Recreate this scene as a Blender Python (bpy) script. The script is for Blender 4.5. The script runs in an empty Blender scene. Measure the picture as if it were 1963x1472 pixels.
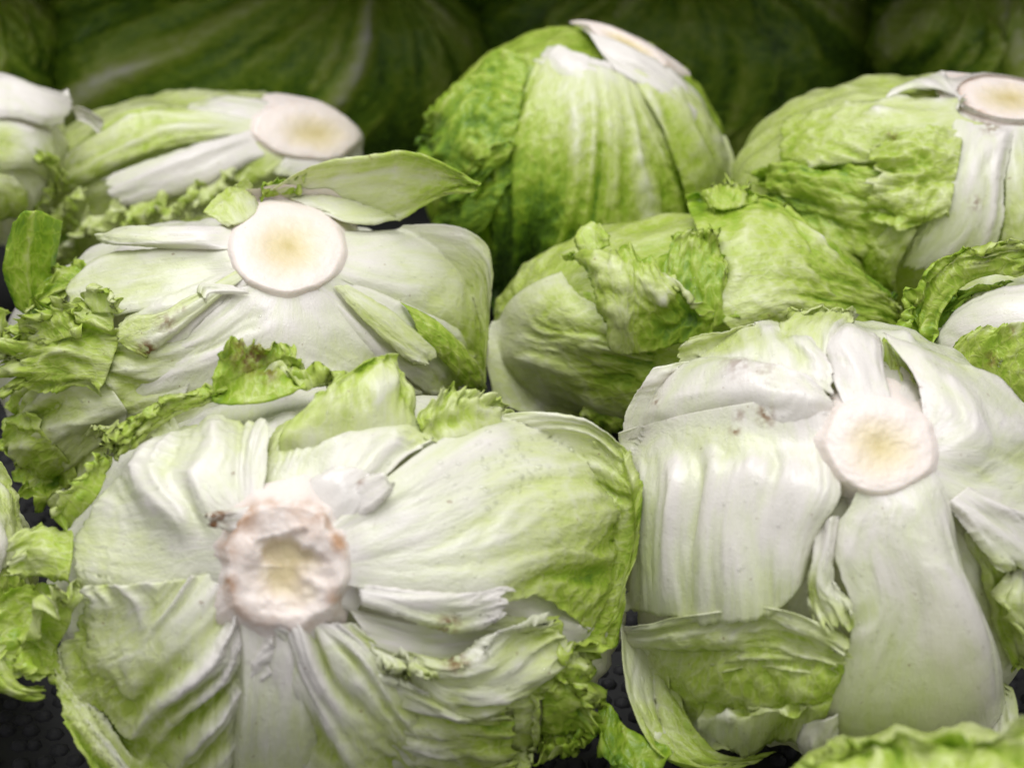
import bpy, math, random
import numpy as np
from mathutils import Vector
from mathutils.bvhtree import BVHTree

scene = bpy.context.scene
COL = scene.collection

# ------------------------------------------------------------------ camera, world, lamp, exposure
PITCH = math.radians(28.0)
HFOV = math.radians(30.0)
CAM = np.array([0.0, 0.0, 0.385])
PW, PH = 1963.0, 1472.0
FPX = PW / 2 / math.tan(HFOV / 2)
FWD = np.array([0.0, math.cos(PITCH), -math.sin(PITCH)])
UPV = np.array([0.0, math.sin(PITCH), math.cos(PITCH)])
RGT = np.array([1.0, 0.0, 0.0])

cd = bpy.data.cameras.new('camera')
cam = bpy.data.objects.new('camera', cd)
COL.objects.link(cam)
cam.location = CAM
cam.rotation_euler = (math.pi / 2 - PITCH, 0, 0)
cd.sensor_width = 36
cd.sensor_fit = 'HORIZONTAL'
cd.angle = HFOV
cd.clip_start = 0.02
cd.clip_end = 50
cd.dof.use_dof = True
cd.dof.focus_distance = 0.55
cd.dof.aperture_fstop = 13.0
scene.camera = cam

w = bpy.data.worlds.new('World')
scene.world = w
w.use_nodes = True
bg = w.node_tree.nodes['Background']
bg.inputs['Color'].default_value = (0.96, 0.95, 1.0, 1)
bg.inputs['Strength'].default_value = 0.66


def area(name, loc, target, sx, sy, power, col):
    ld = bpy.data.lights.new(name, 'AREA')
    ld.shape = 'RECTANGLE'
    ld.size = sx
    ld.size_y = sy
    ld.energy = power
    ld.color = col
    lo = bpy.data.objects.new(name, ld)
    COL.objects.link(lo)
    lo.location = loc
    lo.rotation_euler = (Vector(target) - Vector(loc)).to_track_quat('-Z', 'Y').to_euler()
    return lo


area('shop_lamp', (-0.08, 0.47, 1.0), (0.0, 0.53, 0.1), 1.30, 0.40, 10.6, (0.98, 0.975, 1.0))

scene.view_settings.view_transform = 'Standard'
scene.view_settings.look = 'None'
scene.view_settings.exposure = 0.0
scene.view_settings.gamma = 1.0

# ------------------------------------------------------------------ noise
_tab = np.random.RandomState(7)
_ang = _tab.rand(4096) * 2 * math.pi
_G = np.stack([np.cos(_ang), np.sin(_ang)], -1)


def pn(x, y, seed=0):
    """2D gradient noise, about -1..1"""
    x = np.asarray(x, float) + seed * 17.31
    y = np.asarray(y, float) + seed * 5.77
    x, y = np.broadcast_arrays(x, y)
    xi = np.floor(x).astype(np.int64)
    yi = np.floor(y).astype(np.int64)
    xf = x - xi
    yf = y - yi

    def g(ix, iy, fx, fy):
        h = (ix * 73856093 ^ iy * 19349663 ^ int(seed) * 83492791) & 0x7fffffff
        h = ((h ^ (h >> 13)) * 1274126177) & 0x7fffffff
        h = (h ^ (h >> 16)) % 4096
        return _G[h, 0] * fx + _G[h, 1] * fy
    sx = xf * xf * xf * (xf * (xf * 6 - 15) + 10)
    sy = yf * yf * yf * (yf * (yf * 6 - 15) + 10)
    a = g(xi, yi, xf, yf) * (1 - sx) + g(xi + 1, yi, xf - 1, yf) * sx
    b = g(xi, yi + 1, xf, yf - 1) * (1 - sx) + g(xi + 1, yi + 1, xf - 1, yf - 1) * sx
    return (a * (1 - sy) + b * sy) * 1.5


def sstep(a, b, x):
    t = np.clip((x - a) / (b - a), 0, 1)
    return t * t * (3 - 2 * t)


# ------------------------------------------------------------------ materials
def new_mat(name):
    m = bpy.data.materials.new(name)
    m.use_nodes = True
    nt = m.node_tree
    nt.nodes.clear()
    return m, nt, nt.nodes.new


def mathn(nt, op, a, b=None, c=None):
    n = nt.nodes.new('ShaderNodeMath')
    n.operation = op
    for i, v in enumerate((a, b, c)):
        if v is None:
            continue
        if isinstance(v, (int, float)):
            n.inputs[i].default_value = v
        else:
            nt.links.new(v, n.inputs[i])
    return n.outputs[0]


def leaf_material():
    m, nt, N = new_mat('lettuce_leaf')
    L = nt.links.new
    out = N('ShaderNodeOutputMaterial')
    g = N('ShaderNodeAttribute'); g.attribute_name = 'green'
    br = N('ShaderNodeAttribute'); br.attribute_name = 'brown'
    uv = N('ShaderNodeAttribute'); uv.attribute_name = 'leafuv'
    tc = N('ShaderNodeTexCoord')
    # fibres running from the base of the leaf to its tip
    mp = N('ShaderNodeMapping'); mp.inputs['Scale'].default_value = (130, 1100, 1)
    L(uv.outputs['Vector'], mp.inputs['Vector'])
    fib = N('ShaderNodeTexNoise'); fib.inputs['Scale'].default_value = 1.0
    fib.inputs['Detail'].default_value = 3; fib.inputs['Roughness'].default_value = 0.6
    fib.inputs['Distortion'].default_value = 0.4
    L(mp.outputs[0], fib.inputs['Vector'])
    # broad mottling and fine cells
    mot = N('ShaderNodeTexNoise'); mot.inputs['Scale'].default_value = 85
    mot.inputs['Detail'].default_value = 5; mot.inputs['Roughness'].default_value = 0.6
    L(tc.outputs['Object'], mot.inputs['Vector'])
    cell = N('ShaderNodeTexNoise'); cell.inputs['Scale'].default_value = 1500
    cell.inputs['Detail'].default_value = 2
    L(tc.outputs['Object'], cell.inputs['Vector'])
    # fine net of veins in the green blade
    mp2 = N('ShaderNodeMapping'); mp2.inputs['Scale'].default_value = (170, 330, 1)
    L(uv.outputs['Vector'], mp2.inputs['Vector'])
    vor = N('ShaderNodeTexVoronoi'); vor.feature = 'DISTANCE_TO_EDGE'; vor.inputs['Scale'].default_value = 1.0
    wv = N('ShaderNodeTexNoise'); wv.inputs['Scale'].default_value = 300
    L(tc.outputs['Object'], wv.inputs['Vector'])
    addv = N('ShaderNodeVectorMath'); addv.operation = 'MULTIPLY_ADD'
    L(wv.outputs['Color'], addv.inputs[0]); addv.inputs[1].default_value = (0.9, 0.9, 0)
    L(mp2.outputs[0], addv.inputs[2])
    L(addv.outputs[0], vor.inputs['Vector'])
    vein = N('ShaderNodeMapRange'); vein.inputs['From Min'].default_value = 0.0
    vein.inputs['From Max'].default_value = 0.16
    vein.inputs['To Min'].default_value = 1.0; vein.inputs['To Max'].default_value = 0.0
    L(vor.outputs['Distance'], vein.inputs['Value'])
    gm = N('ShaderNodeMapRange'); gm.inputs['From Min'].default_value = 0.2; gm.inputs['From Max'].default_value = 0.6
    L(g.outputs['Fac'], gm.inputs['Value'])
    veing = mathn(nt, 'MULTIPLY', vein.outputs[0], gm.outputs[0])
    mp3 = N('ShaderNodeMapping'); mp3.inputs['Scale'].default_value = (210, 430, 1)
    L(uv.outputs['Vector'], mp3.inputs['Vector'])
    cri = N('ShaderNodeTexNoise'); cri.inputs['Scale'].default_value = 1.0
    cri.inputs['Detail'].default_value = 4; cri.inputs['Roughness'].default_value = 0.55; cri.inputs['Distortion'].default_value = 0.8
    L(mp3.outputs[0], cri.inputs['Vector'])
    crw = N('ShaderNodeMapRange'); crw.inputs['From Min'].default_value = 0.0; crw.inputs['From Max'].default_value = 0.5
    crw.inputs['To Min'].default_value = 0.5; crw.inputs['To Max'].default_value = 2.6
    L(g.outputs['Fac'], crw.inputs['Value'])
    # green amount
    a = mathn(nt, 'MULTIPLY_ADD', mathn(nt, 'SUBTRACT', mot.outputs['Fac'], 0.5), 0.20, g.outputs['Fac'])
    a = mathn(nt, 'MULTIPLY_ADD', mathn(nt, 'SUBTRACT', fib.outputs['Fac'], 0.5), 0.15, a)
    a = mathn(nt, 'MULTIPLY_ADD', veing, -0.13, a)
    a = mathn(nt, 'ADD', a, -0.045)
    ramp = N('ShaderNodeValToRGB')
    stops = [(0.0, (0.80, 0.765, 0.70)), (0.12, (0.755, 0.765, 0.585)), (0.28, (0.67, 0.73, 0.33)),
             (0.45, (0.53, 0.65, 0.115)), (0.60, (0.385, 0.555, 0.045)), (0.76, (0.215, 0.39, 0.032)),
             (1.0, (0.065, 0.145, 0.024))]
    el = ramp.color_ramp.elements
    el[0].position = stops[0][0]; el[0].color = stops[0][1] + (1,)
    el[1].position = 1.0; el[1].color = stops[-1][1] + (1,)
    for p, c in stops[1:-1]:
        e = el.new(p); e.color = c + (1,)
    L(a, ramp.inputs['Fac'])
    # brown bruises and tiny specks
    sp = N('ShaderNodeTexNoise'); sp.inputs['Scale'].default_value = 480; sp.inputs['Detail'].default_value = 3
    L(tc.outputs['Object'], sp.inputs['Vector'])
    spm = N('ShaderNodeMapRange'); spm.inputs['From Min'].default_value = 0.40; spm.inputs['From Max'].default_value = 0.60
    L(sp.outputs['Fac'], spm.inputs['Value'])
    spk = N('ShaderNodeMapRange'); spk.inputs['From Min'].default_value = 0.715; spk.inputs['From Max'].default_value = 0.75
    L(sp.outputs['Fac'], spk.inputs['Value'])
    bf = mathn(nt, 'MULTIPLY', br.outputs['Fac'], spm.outputs[0])
    bf = mathn(nt, 'MAXIMUM', bf, mathn(nt, 'MULTIPLY', spk.outputs[0], 0.5))
    mx = N('ShaderNodeMix'); mx.data_type = 'RGBA'
    L(bf, mx.inputs[0]); L(ramp.outputs['Color'], mx.inputs[6]); mx.inputs[7].default_value = (0.23, 0.115, 0.045, 1)
    # relief
    hgt = mathn(nt, 'MULTIPLY_ADD', fib.outputs['Fac'], 0.45, mathn(nt, 'MULTIPLY', cell.outputs['Fac'], 0.35))
    hgt = mathn(nt, 'MULTIPLY_ADD', veing, 0.55, hgt)
    hgt = mathn(nt, 'MULTIPLY_ADD', mot.outputs['Fac'], 1.6, hgt)
    hgt = mathn(nt, 'MULTIPLY_ADD', cri.outputs['Fac'], crw.outputs[0], hgt)
    bump = N('ShaderNodeBump'); bump.inputs['Strength'].default_value = 0.6; bump.inputs['Distance'].default_value = 0.00045
    L(hgt, bump.inputs['Height'])
    rg = mathn(nt, 'MULTIPLY_ADD', mot.outputs['Fac'], 0.36, 0.10)
    p = N('ShaderNodeBsdfPrincipled')
    L(mx.outputs[2], p.inputs['Base Color']); L(rg, p.inputs['Roughness']); L(bump.outputs[0], p.inputs['Normal'])
    p.inputs['IOR'].default_value = 1.42
    p.inputs['Subsurface Weight'].default_value = 0.0
    p.inputs['Coat Weight'].default_value = 0.4
    p.inputs['Coat Roughness'].default_value = 0.16
    p.inputs['Coat IOR'].default_value = 1.35
    p.inputs['Specular IOR Level'].default_value = 0.5
    tr = N('ShaderNodeBsdfTranslucent')
    hs = N('ShaderNodeHueSaturation'); hs.inputs['Saturation'].default_value = 1.15; hs.inputs['Value'].default_value = 1.05
    L(mx.outputs[2], hs.inputs['Color']); L(hs.outputs[0], tr.inputs['Color']); L(bump.outputs[0], tr.inputs['Normal'])
    ms = N('ShaderNodeMixShader'); L(mathn(nt, 'MULTIPLY_ADD', g.outputs['Fac'], 0.24, 0.22), ms.inputs[0])
    L(p.outputs[0], ms.inputs[1]); L(tr.outputs[0], ms.inputs[2])
    L(ms.outputs[0], out.inputs['Surface'])
    return m


def stem_material():
    m, nt, N = new_mat('cut_stem')
    L = nt.links.new
    out = N('ShaderNodeOutputMaterial')
    pa = N('ShaderNodeAttribute'); pa.attribute_name = 'pith'
    br = N('ShaderNodeAttribute'); br.attribute_name = 'brown'
    tc = N('ShaderNodeTexCoord')
    n1 = N('ShaderNodeTexNoise'); n1.inputs['Scale'].default_value = 160; n1.inputs['Detail'].default_value = 5
    L(tc.outputs['Object'], n1.inputs['Vector'])
    n2 = N('ShaderNodeTexNoise'); n2.inputs['Scale'].default_value = 700; n2.inputs['Detail'].default_value = 3
    L(tc.outputs['Object'], n2.inputs['Vector'])
    a = mathn(nt, 'MULTIPLY_ADD', mathn(nt, 'SUBTRACT', n1.outputs['Fac'], 0.5), 0.35, pa.outputs['Fac'])
    ramp = N('ShaderNodeValToRGB')
    el = ramp.color_ramp.elements
    el[0].position = 0.0; el[0].color = (0.50, 0.41, 0.165, 1)
    el[1].position = 1.0; el[1].color = (0.72, 0.645, 0.575, 1)
    for p, c in ((0.30, (0.61, 0.52, 0.30, 1)), (0.60, (0.69, 0.60, 0.455, 1)), (0.82, (0.72, 0.64, 0.56, 1))):
        e = el.new(p); e.color = c
    L(a, ramp.inputs['Fac'])
    bm = N('ShaderNodeMapRange'); bm.inputs['From Min'].default_value = 0.42; bm.inputs['From Max'].default_value = 0.66
    L(n1.outputs['Fac'], bm.inputs['Value'])
    sk = N('ShaderNodeMapRange'); sk.inputs['From Min'].default_value = 0.74; sk.inputs['From Max'].default_value = 0.78
    L(n2.outputs['Fac'], sk.inputs['Value'])
    bf = mathn(nt, 'MAXIMUM', mathn(nt, 'MULTIPLY', bm.outputs[0], br.outputs['Fac']), mathn(nt, 'MULTIPLY', sk.outputs[0], 0.6))
    mx = N('ShaderNodeMix'); mx.data_type = 'RGBA'
    L(bf, mx.inputs[0]); L(ramp.outputs['Color'], mx.inputs[6]); mx.inputs[7].default_value = (0.42, 0.25, 0.14, 1)
    bump = N('ShaderNodeBump'); bump.inputs['Strength'].default_value = 0.6; bump.inputs['Distance'].default_value = 0.0007
    hh = mathn(nt, 'MULTIPLY_ADD', n2.outputs['Fac'], 0.5, n1.outputs['Fac'])
    L(hh, bump.inputs['Height'])
    p = N('ShaderNodeBsdfPrincipled')
    L(mx.outputs[2], p.inputs['Base Color']); L(bump.outputs[0], p.inputs['Normal'])
    p.inputs['Roughness'].default_value = 0.45
    p.inputs['Subsurface Weight'].default_value = 0.15
    p.inputs['Subsurface Radius'].default_value = (1.0, 0.7, 0.45)
    p.inputs['Subsurface Scale'].default_value = 0.003
    L(p.outputs[0], out.inputs['Surface'])
    return m


def plain(name, col, rough, noise=0.0, scale=200, bumpd=0.0):
    m, nt, N = new_mat(name)
    L = nt.links.new
    out = N('ShaderNodeOutputMaterial')
    p = N('ShaderNodeBsdfPrincipled')
    tc = N('ShaderNodeTexCoord')
    n1 = N('ShaderNodeTexNoise'); n1.inputs['Scale'].default_value = scale; n1.inputs['Detail'].default_value = 4
    L(tc.outputs['Object'], n1.inputs['Vector'])
    mx = N('ShaderNodeMix'); mx.data_type = 'RGBA'
    L(n1.outputs['Fac'], mx.inputs[0])
    mx.inputs[6].default_value = tuple(c * (1 - noise) for c in col) + (1,)
    mx.inputs[7].default_value = tuple(min(1, c * (1 + noise)) for c in col) + (1,)
    L(mx.outputs[2], p.inputs['Base Color'])
    p.inputs['Roughness'].default_value = rough
    if bumpd:
        b = N('ShaderNodeBump'); b.inputs['Distance'].default_value = bumpd
        L(n1.outputs['Fac'], b.inputs['Height']); L(b.outputs[0], p.inputs['Normal'])
    L(p.outputs[0], out.inputs['Surface'])
    return m


def water_material():
    m, nt, N = new_mat('water_drop')
    out = N('ShaderNodeOutputMaterial')
    t = N('ShaderNodeBsdfTransparent')
    gl = N('ShaderNodeBsdfGlossy'); gl.inputs['Roughness'].default_value = 0.04
    fr = N('ShaderNodeFresnel'); fr.inputs['IOR'].default_value = 1.45
    ms = N('ShaderNodeMixShader')
    nt.links.new(mathn(nt, 'MULTIPLY_ADD', fr.outputs[0], 0.35, 0.02), ms.inputs[0])
    nt.links.new(t.outputs[0], ms.inputs[1]); nt.links.new(gl.outputs[0], ms.inputs[2])
    nt.links.new(ms.outputs[0], out.inputs['Surface'])
    return m


M_LEAF = leaf_material()
M_STEM = stem_material()
M_WATER = water_material()
M_BLACK = plain('black_rubber', (0.005, 0.005, 0.006), 0.75, 0.4, 400, 0.0006)
M_PANEL = plain('dark_panel', (0.007, 0.007, 0.007), 0.75, 0.3, 60, 0.0003)


# ------------------------------------------------------------------ object helpers
def mesh_obj(name, verts, faces, mat, parent=None, attrs=None, smooth=True):
    me = bpy.data.meshes.new(name)
    me.from_pydata(np.asarray(verts).tolist() if not isinstance(verts, list) else verts, [],
                   np.asarray(faces).tolist() if not isinstance(faces, list) else faces)
    if smooth:
        me.polygons.foreach_set('use_smooth', np.ones(len(me.polygons), bool))
    for k, (typ, arr) in (attrs or {}).items():
        at = me.attributes.new(k, typ, 'POINT')
        at.data.foreach_set('vector' if typ == 'FLOAT_VECTOR' else 'value', np.ascontiguousarray(arr, np.float32).ravel())
    me.materials.append(mat)
    me.update()
    o = bpy.data.objects.new(name, me)
    COL.objects.link(o)
    if parent is not None:
        o.parent = parent
    return o


def structure(o):
    o['kind'] = 'structure'
    return o


# ------------------------------------------------------------------ a lettuce head
def ray(x, y):
    x = np.asarray(x, float); y = np.asarray(y, float)
    d = FWD + ((x - PW / 2) / FPX)[..., None] * RGT - ((y - PH / 2) / FPX)[..., None] * UPV
    return d / np.linalg.norm(d, axis=-1, keepdims=True)


class Head:
    def __init__(s, label, cx, cy, rxp, ryp, roll, dist, rz, pole, g0=0.35, seed=1, stm=None, gk=0.78):
        d = ray(cx, cy)
        s.C = CAM + d * dist
        F = d
        R = np.cross(F, [0, 0, 1.0]); R /= np.linalg.norm(R)
        U = np.cross(R, F)
        c, sn = math.cos(math.radians(roll)), math.sin(math.radians(roll))
        s.ax = np.stack([R * c + U * sn, -R * sn + U * c, F])
        ppm = FPX / dist
        s.r = np.array([rxp / ppm, ryp / ppm, rz])
        s.ppm = ppm
        s.seed = seed
        s.n = 0
        s.gk = gk
        s.skins = []
        s.stm = None if stm is None else (pole[0], pole[1]) + stm
        root = bpy.data.objects.new('iceberg_lettuce', None)
        root.empty_display_size = 0.02
        COL.objects.link(root)
        root.location = Vector((s.C[0], s.C[1], max(0.02, s.C[2] - min(s.r))))
        s.origin = np.array(root.location)
        root['label'] = label
        root['category'] = 'lettuce'
        root['group'] = 'iceberg lettuces packed on the shelf'
        s.root = root
        # pole (where the stem is) in unit-sphere space
        p = s.pix(np.array([pole[0]]), np.array([pole[1]]), np.array([0.0]), False)[0]
        n = (s.ax @ (p - s.C)) / s.r
        s.n0 = n / np.linalg.norm(n)
        t = np.cross(s.n0, [0.3, 0.1, -1.0]); t /= np.linalg.norm(t)
        s.e1 = t
        s.e2 = np.cross(s.n0, t)
        s.core(g0)

    def pix(s, x, y, h, flare=True):
        """point of the head's skin, raised by h metres, that is seen along the sight line of photo position x, y"""
        D = ray(x, y)
        r = s.r + h[..., None]
        o = (s.ax @ (CAM - s.C)) / r
        d = (D @ s.ax.T) / r
        dl = np.linalg.norm(d, axis=-1, keepdims=True)
        dn = d / dl
        P = o - np.sum(o * dn, -1, keepdims=True) * dn
        b = np.linalg.norm(P, axis=-1, keepdims=True) + 1e-9
        b0 = 0.94
        k = np.ones_like(b)
        if flare:
            k = np.where(b > b0, b / b0, 1.0)
            b1 = np.minimum(b, b0)
            al = np.arcsin(b1)
        else:
            al = np.where(b < b0, np.arcsin(np.minimum(b, b0)), math.asin(b0) + (b - b0) * 2.2)
            al = np.minimum(al, 2.7)
        q = (P / b * np.sin(al) - dn * np.cos(al)) * k
        return s.C + (q * r) @ s.ax

    def polar(s, th, ph, h, flare=True):
        r = s.r + h[..., None]
        q = (np.cos(th)[..., None] * s.n0 + np.sin(th)[..., None] *
             (np.cos(ph)[..., None] * s.e1 + np.sin(ph)[..., None] * s.e2))
        return s.C + (q * r) @ s.ax

    # inner leaves of the head: one closed, folded body
    def core(s, g0):
        nu, nv = 90, 150
        th, ph = np.meshgrid(np.linspace(0.02, math.pi - 0.02, nu), np.linspace(0, 2 * math.pi, nv, endpoint=False), indexing='ij')
        cx, sx = np.cos(ph) * np.sin(th), np.sin(ph) * np.sin(th)
        f = pn(cx * 5, sx * 5, s.seed) * 1.0 + 0.8 * np.abs(pn(cx * 9 + th, sx * 9 - th, s.seed + 3)) + \
            0.5 * pn(np.cos(ph) * 8, np.sin(ph) * 8 + th * 0.8, s.seed + 9) * np.sin(th)
        h = -0.003 + 0.0022 * f
        P = s.polar(th, ph, h)
        g = g0 - 0.10 * f + 0.05 * pn(cx * 20, sx * 20, s.seed + 5)
        idx = np.arange(nu * nv).reshape(nu, nv)
        nx = np.roll(idx, -1, 1)
        F = np.stack([idx[:-1], nx[:-1], nx[1:], idx[1:]], -1).reshape(-1, 4)
        fl = s.orient(P.reshape(-1, 3), F).tolist() + [list(idx[0]), list(idx[-1][::-1])]
        V = P.reshape(-1, 3) - s.origin
        uv = np.stack([th * 0.07, ph * 0.05, np.zeros_like(th)], -1).reshape(-1, 3)
        mesh_obj('inner_head', V, fl, M_LEAF, s.root,
                 {'green': ('FLOAT', np.clip(g, 0, 1)), 'brown': ('FLOAT', g * 0), 'leafuv': ('FLOAT_VECTOR', uv)})

    def leaf(s, rows, fold=1.0, nf=7, mode='r', skew=0.0, puck=0.4, pf=6.0, frill=0.0, ff=9.0, jag=0.03, jt=1.0,
             rib=0.0, ribv=0.0, ribw=0.16, gvar=0.14, edgeg=0.0, thick=0.55, brown=(), label=None, polar=False, res=4.6,
             name='leaf', env=(0.0, 0.45), crk=1.0, edgedrop=0.6, free=False):
        s.n += 1
        seed = s.seed * 40 + s.n * 3
        ctl = []
        for row in rows:
            if isinstance(row, str):
                ctl.append([[float(v) for v in t.split(',')] for t in row.split()])
            else:
                ctl.append(row)
        K = np.array(ctl, float)
        R, Cc, _ = K.shape
        # size
        if polar:
            ext_u, ext_v = 420, 420
        else:
            ext_u = np.sum(np.linalg.norm(np.diff(K[:, :, :2], axis=0), axis=-1), 0).max()
            ext_v = np.sum(np.linalg.norm(np.diff(K[:, :, :2], axis=1), axis=-1), 1).max()
        nu = int(np.clip(ext_u / res, 22, 130)); nv = int(np.clip(ext_v / res, 22, 130))
        ul, vl = np.meshgrid(np.linspace(0, 1, nu), np.linspace(-1, 1, nv), indexing='ij')

        def teeth(t, sd):
            return 0.5 + pn(t * 2.1, 4.3, sd + 3) * 0.8 + np.abs(pn(t * 5, 0.3, sd)) * 1.0 + np.abs(pn(t * 12, 1.3, sd + 1)) * 0.7 + np.abs(pn(t * 27, 2.3, sd + 2)) * 0.4
        jag = jag * 1.3
        U = ul * (1 - jag * jt * teeth(vl * 1.5, seed))
        V = vl * (1 - jag * np.where(vl > 0, teeth(ul * 2, seed + 5), teeth(ul * 2, seed + 8)))
        # Catmull-Rom surface through the control points
        E = np.concatenate([2 * K[:1] - K[1:2], K, 2 * K[-1:] - K[-2:-1]], 0)
        E = np.concatenate([2 * E[:, :1] - E[:, 1:2], E, 2 * E[:, -1:] - E[:, -2:-1]], 1)

        def wts(t, n):
            x = np.clip(t, 0, 1) * (n - 1)
            i = np.minimum(np.floor(x).astype(int), n - 2)
            f = x - i
            f2, f3 = f * f, f * f * f
            return i, [0.5 * (-f3 + 2 * f2 - f), 0.5 * (3 * f3 - 5 * f2 + 2), 0.5 * (-3 * f3 + 4 * f2 + f), 0.5 * (f3 - f2)]
        iu, wu = wts(U, R)
        iv, wv_ = wts((V + 1) / 2, Cc)
        X = np.zeros(U.shape + (4,))
        for a in range(4):
            for b in range(4):
                X += (wu[a] * wv_[b])[..., None] * E[iu + a, iv + b]
        x, y, h, g = X[..., 0], X[..., 1], X[..., 2] / 1000.0, X[..., 3] / 100.0
        g = np.where(g > 0.5, 0.5 + (g - 0.5) * s.gk, g)
        base = False
        if s.stm and not polar:
            sx, sy, srx, sry = s.stm
            rho = np.hypot((x - sx) / srx, (y - sy) / sry)
            if rho[0].mean() < 1.75 and free is False:
                base = True
                k = 1 - sstep(0.0, 0.3, ul)
                fac = 1 + k * (np.minimum(1, 0.93 / rho[0:1]) - 1)
                x = sx + (x - sx) * fac
                y = sy + (y - sy) * fac
                rho = np.hypot((x - sx) / srx, (y - sy) / sry)
                h = h + k * ((5.2 + 0.15 * s.n % 0.9) / 1000 - h) * (1 - sstep(1.0, 1.6, rho))
        f = s.polar if polar else s.pix
        P = f(x, y, h)

        def normals(P):
            N = np.cross(np.gradient(P, axis=0), np.gradient(P, axis=1))
            N /= np.linalg.norm(N, axis=-1, keepdims=True) + 1e-12
            out = P - s.C
            sg = np.sign(np.sum(N * out, -1).mean())
            return N * (sg if sg else 1)
        N = normals(P)
        lu = np.linalg.norm(np.diff(P, axis=0), axis=-1).sum(0).mean()
        lv = np.linalg.norm(np.diff(P, axis=1), axis=-1).sum(1).mean()
        e = np.maximum(np.abs(vl), ul)
        # folds
        if mode == 'r':
            q = vl * nf * 0.4 + skew * ul * nf * 0.4
            al = ul * 1.3
        else:
            q = ul * nf * 0.65 - skew * np.abs(vl - ribv) * nf * 0.36
            al = vl * 0.8
        q = q + 0.85 * pn(ul * 2.2, vl * 1.6, seed + 11)
        f1 = pn(q, al, seed + 12)
        f2 = pn(q * 2.1, al * 1.7, seed + 13)
        f3 = pn(q * 4.3, al * 3.0, seed + 14)
        fo = 1.0 * f1 + 0.38 * (0.30 - np.abs(f2) * 1.3) + 0.07 * f3
        en = 0.14 + 0.86 * sstep(env[0], env[1], ul if mode == 'r' else np.abs(vl - ribv))
        fo = fo * (0.75 + 0.9 * pn(ul * 2.6 + 5, vl * 2.2, seed + 25))
        big = pn(ul * 1.7, vl * 1.3, seed + 20)
        # puckers between the veins
        pu = np.abs(pn(ul * pf * lu / 0.05 + 0.4 * f1, vl * pf * 0.5 * lv / 0.05, seed + 15))
        pu2 = np.abs(pn(ul * pf * 2.1 * lu / 0.05, vl * pf * 1.05 * lv / 0.05 + f1, seed + 16))
        puk = (pu + 0.5 * pu2) * 1.3 - 0.45
        pe = 0.25 + 0.75 * sstep(0.2, 0.9, g / 0.7)
        dome = 0.7 * (1 - vl ** 2) * sstep(0, .4, ul) * (0.6 + 0.8 * pn(ul * 1.5, vl, seed + 60)) - 1.8 * sstep(.72, 1.0, np.abs(vl)) * (edgedrop if not polar else 0)
        d = dome + fold * en * fo + puck * pe * puk + fold * 0.8 * big
        if rib:
            d = d + rib * np.exp(-((vl - ribv) / (ribw * (1.25 - 0.75 * ul))) ** 2) * (1 - 0.6 * ul)
        d = d / 1000.0
        if base:
            d = d * sstep(0.95, 1.7, rho) - 0.0015 * (1 - sstep(0.9, 1.0, rho))
        crn = np.abs(pn(ul * lu / 0.012 + 0.5 * f1, vl * lv * 0.5 / 0.010, seed + 33)) + 0.15 * np.abs(pn(ul * lu / 0.0055, vl * lv * 0.5 / 0.005 + f1, seed + 34))
        cra = crk * (0.22 + 0.78 * sstep(0.08, 0.5, g)) * (sstep(0.0, 0.3, ul) if not base else sstep(1.0, 2.0, rho))
        d = d + 0.0011 * (crn - 0.35) * cra
        # side veins that leave the midrib at a slant
        cv = (ul - 0.55 * np.abs(vl - ribv) * lv * 0.5 / max(lu, 1e-4)) * lu / 0.0075 + 0.35 * pn(ul * 4, vl * 4, seed + 27)
        cvd = np.abs(cv - np.round(cv))
        vline = np.exp(-(cvd / 0.11) ** 2) * sstep(0.12, 0.45, g) * (0.6 + 0.5 * pn(ul * 5, vl * 5, seed + 28))
        d = d + 0.00022 * vline
        # frilled rim: waves that grow towards the edge
        if frill:
            ee = sstep(0.45, 1.0, e) ** 1.6
            s1 = pn(vl * ff * 0.42 + 0.5 * pn(ul * 2, vl * 2, seed + 30), ul * ff * 0.34, seed + 17)
            s2 = pn(vl * ff * 0.9, ul * ff * 0.7, seed + 18)
            d = d + frill / 1000.0 * ee * (1.5 * s1 + 0.45 * s2)
            T = np.gradient(P, axis=1)
            T /= np.linalg.norm(T, axis=-1, keepdims=True) + 1e-12
            T2 = np.cross(N, T)
            P = P + T * (frill / 1000.0 * 0.5 * ee * pn(vl * ff * .4, ul * ff * .4, seed + 21))[..., None] \
                + T2 * (frill / 1000.0 * 0.5 * ee * pn(vl * ff * .4, ul * ff * .4, seed + 22))[..., None]
        P = P + N * d[..., None]
        N = normals(P)
        ge = g - gvar * fo * en * sstep(-0.12, 0.25, g) - 0.12 * (crn - 0.3) * crk - 0.10 * puk * pe * (puck > 0.3) * sstep(0.1, 0.4, g) + edgeg * sstep(0.8, 1, e)
        if rib:
            ge = ge - 0.22 * np.exp(-((vl - ribv) / (ribw * 0.7 * (1.25 - 0.9 * ul))) ** 2)
        ge = ge - 0.12 * vline
        bw = np.zeros_like(g)
        for (bx, by, brd, amt) in brown:
            bw = np.maximum(bw, amt * np.clip(1.25 - np.hypot(x - bx, y - by) / brd, 0, 1))
        # two skins and a rim
        tk = thick / 1000.0 * (0.35 + 0.65 * (1 - sstep(0.55, 1, e)))
        Q = P - N * tk[..., None]
        n = nu * nv
        idx = np.arange(n).reshape(nu, nv)
        F1 = np.stack([idx[:-1, :-1], idx[:-1, 1:], idx[1:, 1:], idx[1:, :-1]], -1).reshape(-1, 4)
        a = Vector(P[nu // 2, nv // 2]); 
        fn = np.cross(P[1, 0] - P[0, 0], P[0, 1] - P[0, 0])
        F2 = F1[:, ::-1] + n
        loop = np.concatenate([idx[0, :], idx[1:, -1], idx[-1, -2::-1], idx[-2:0:-1, 0]])
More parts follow.
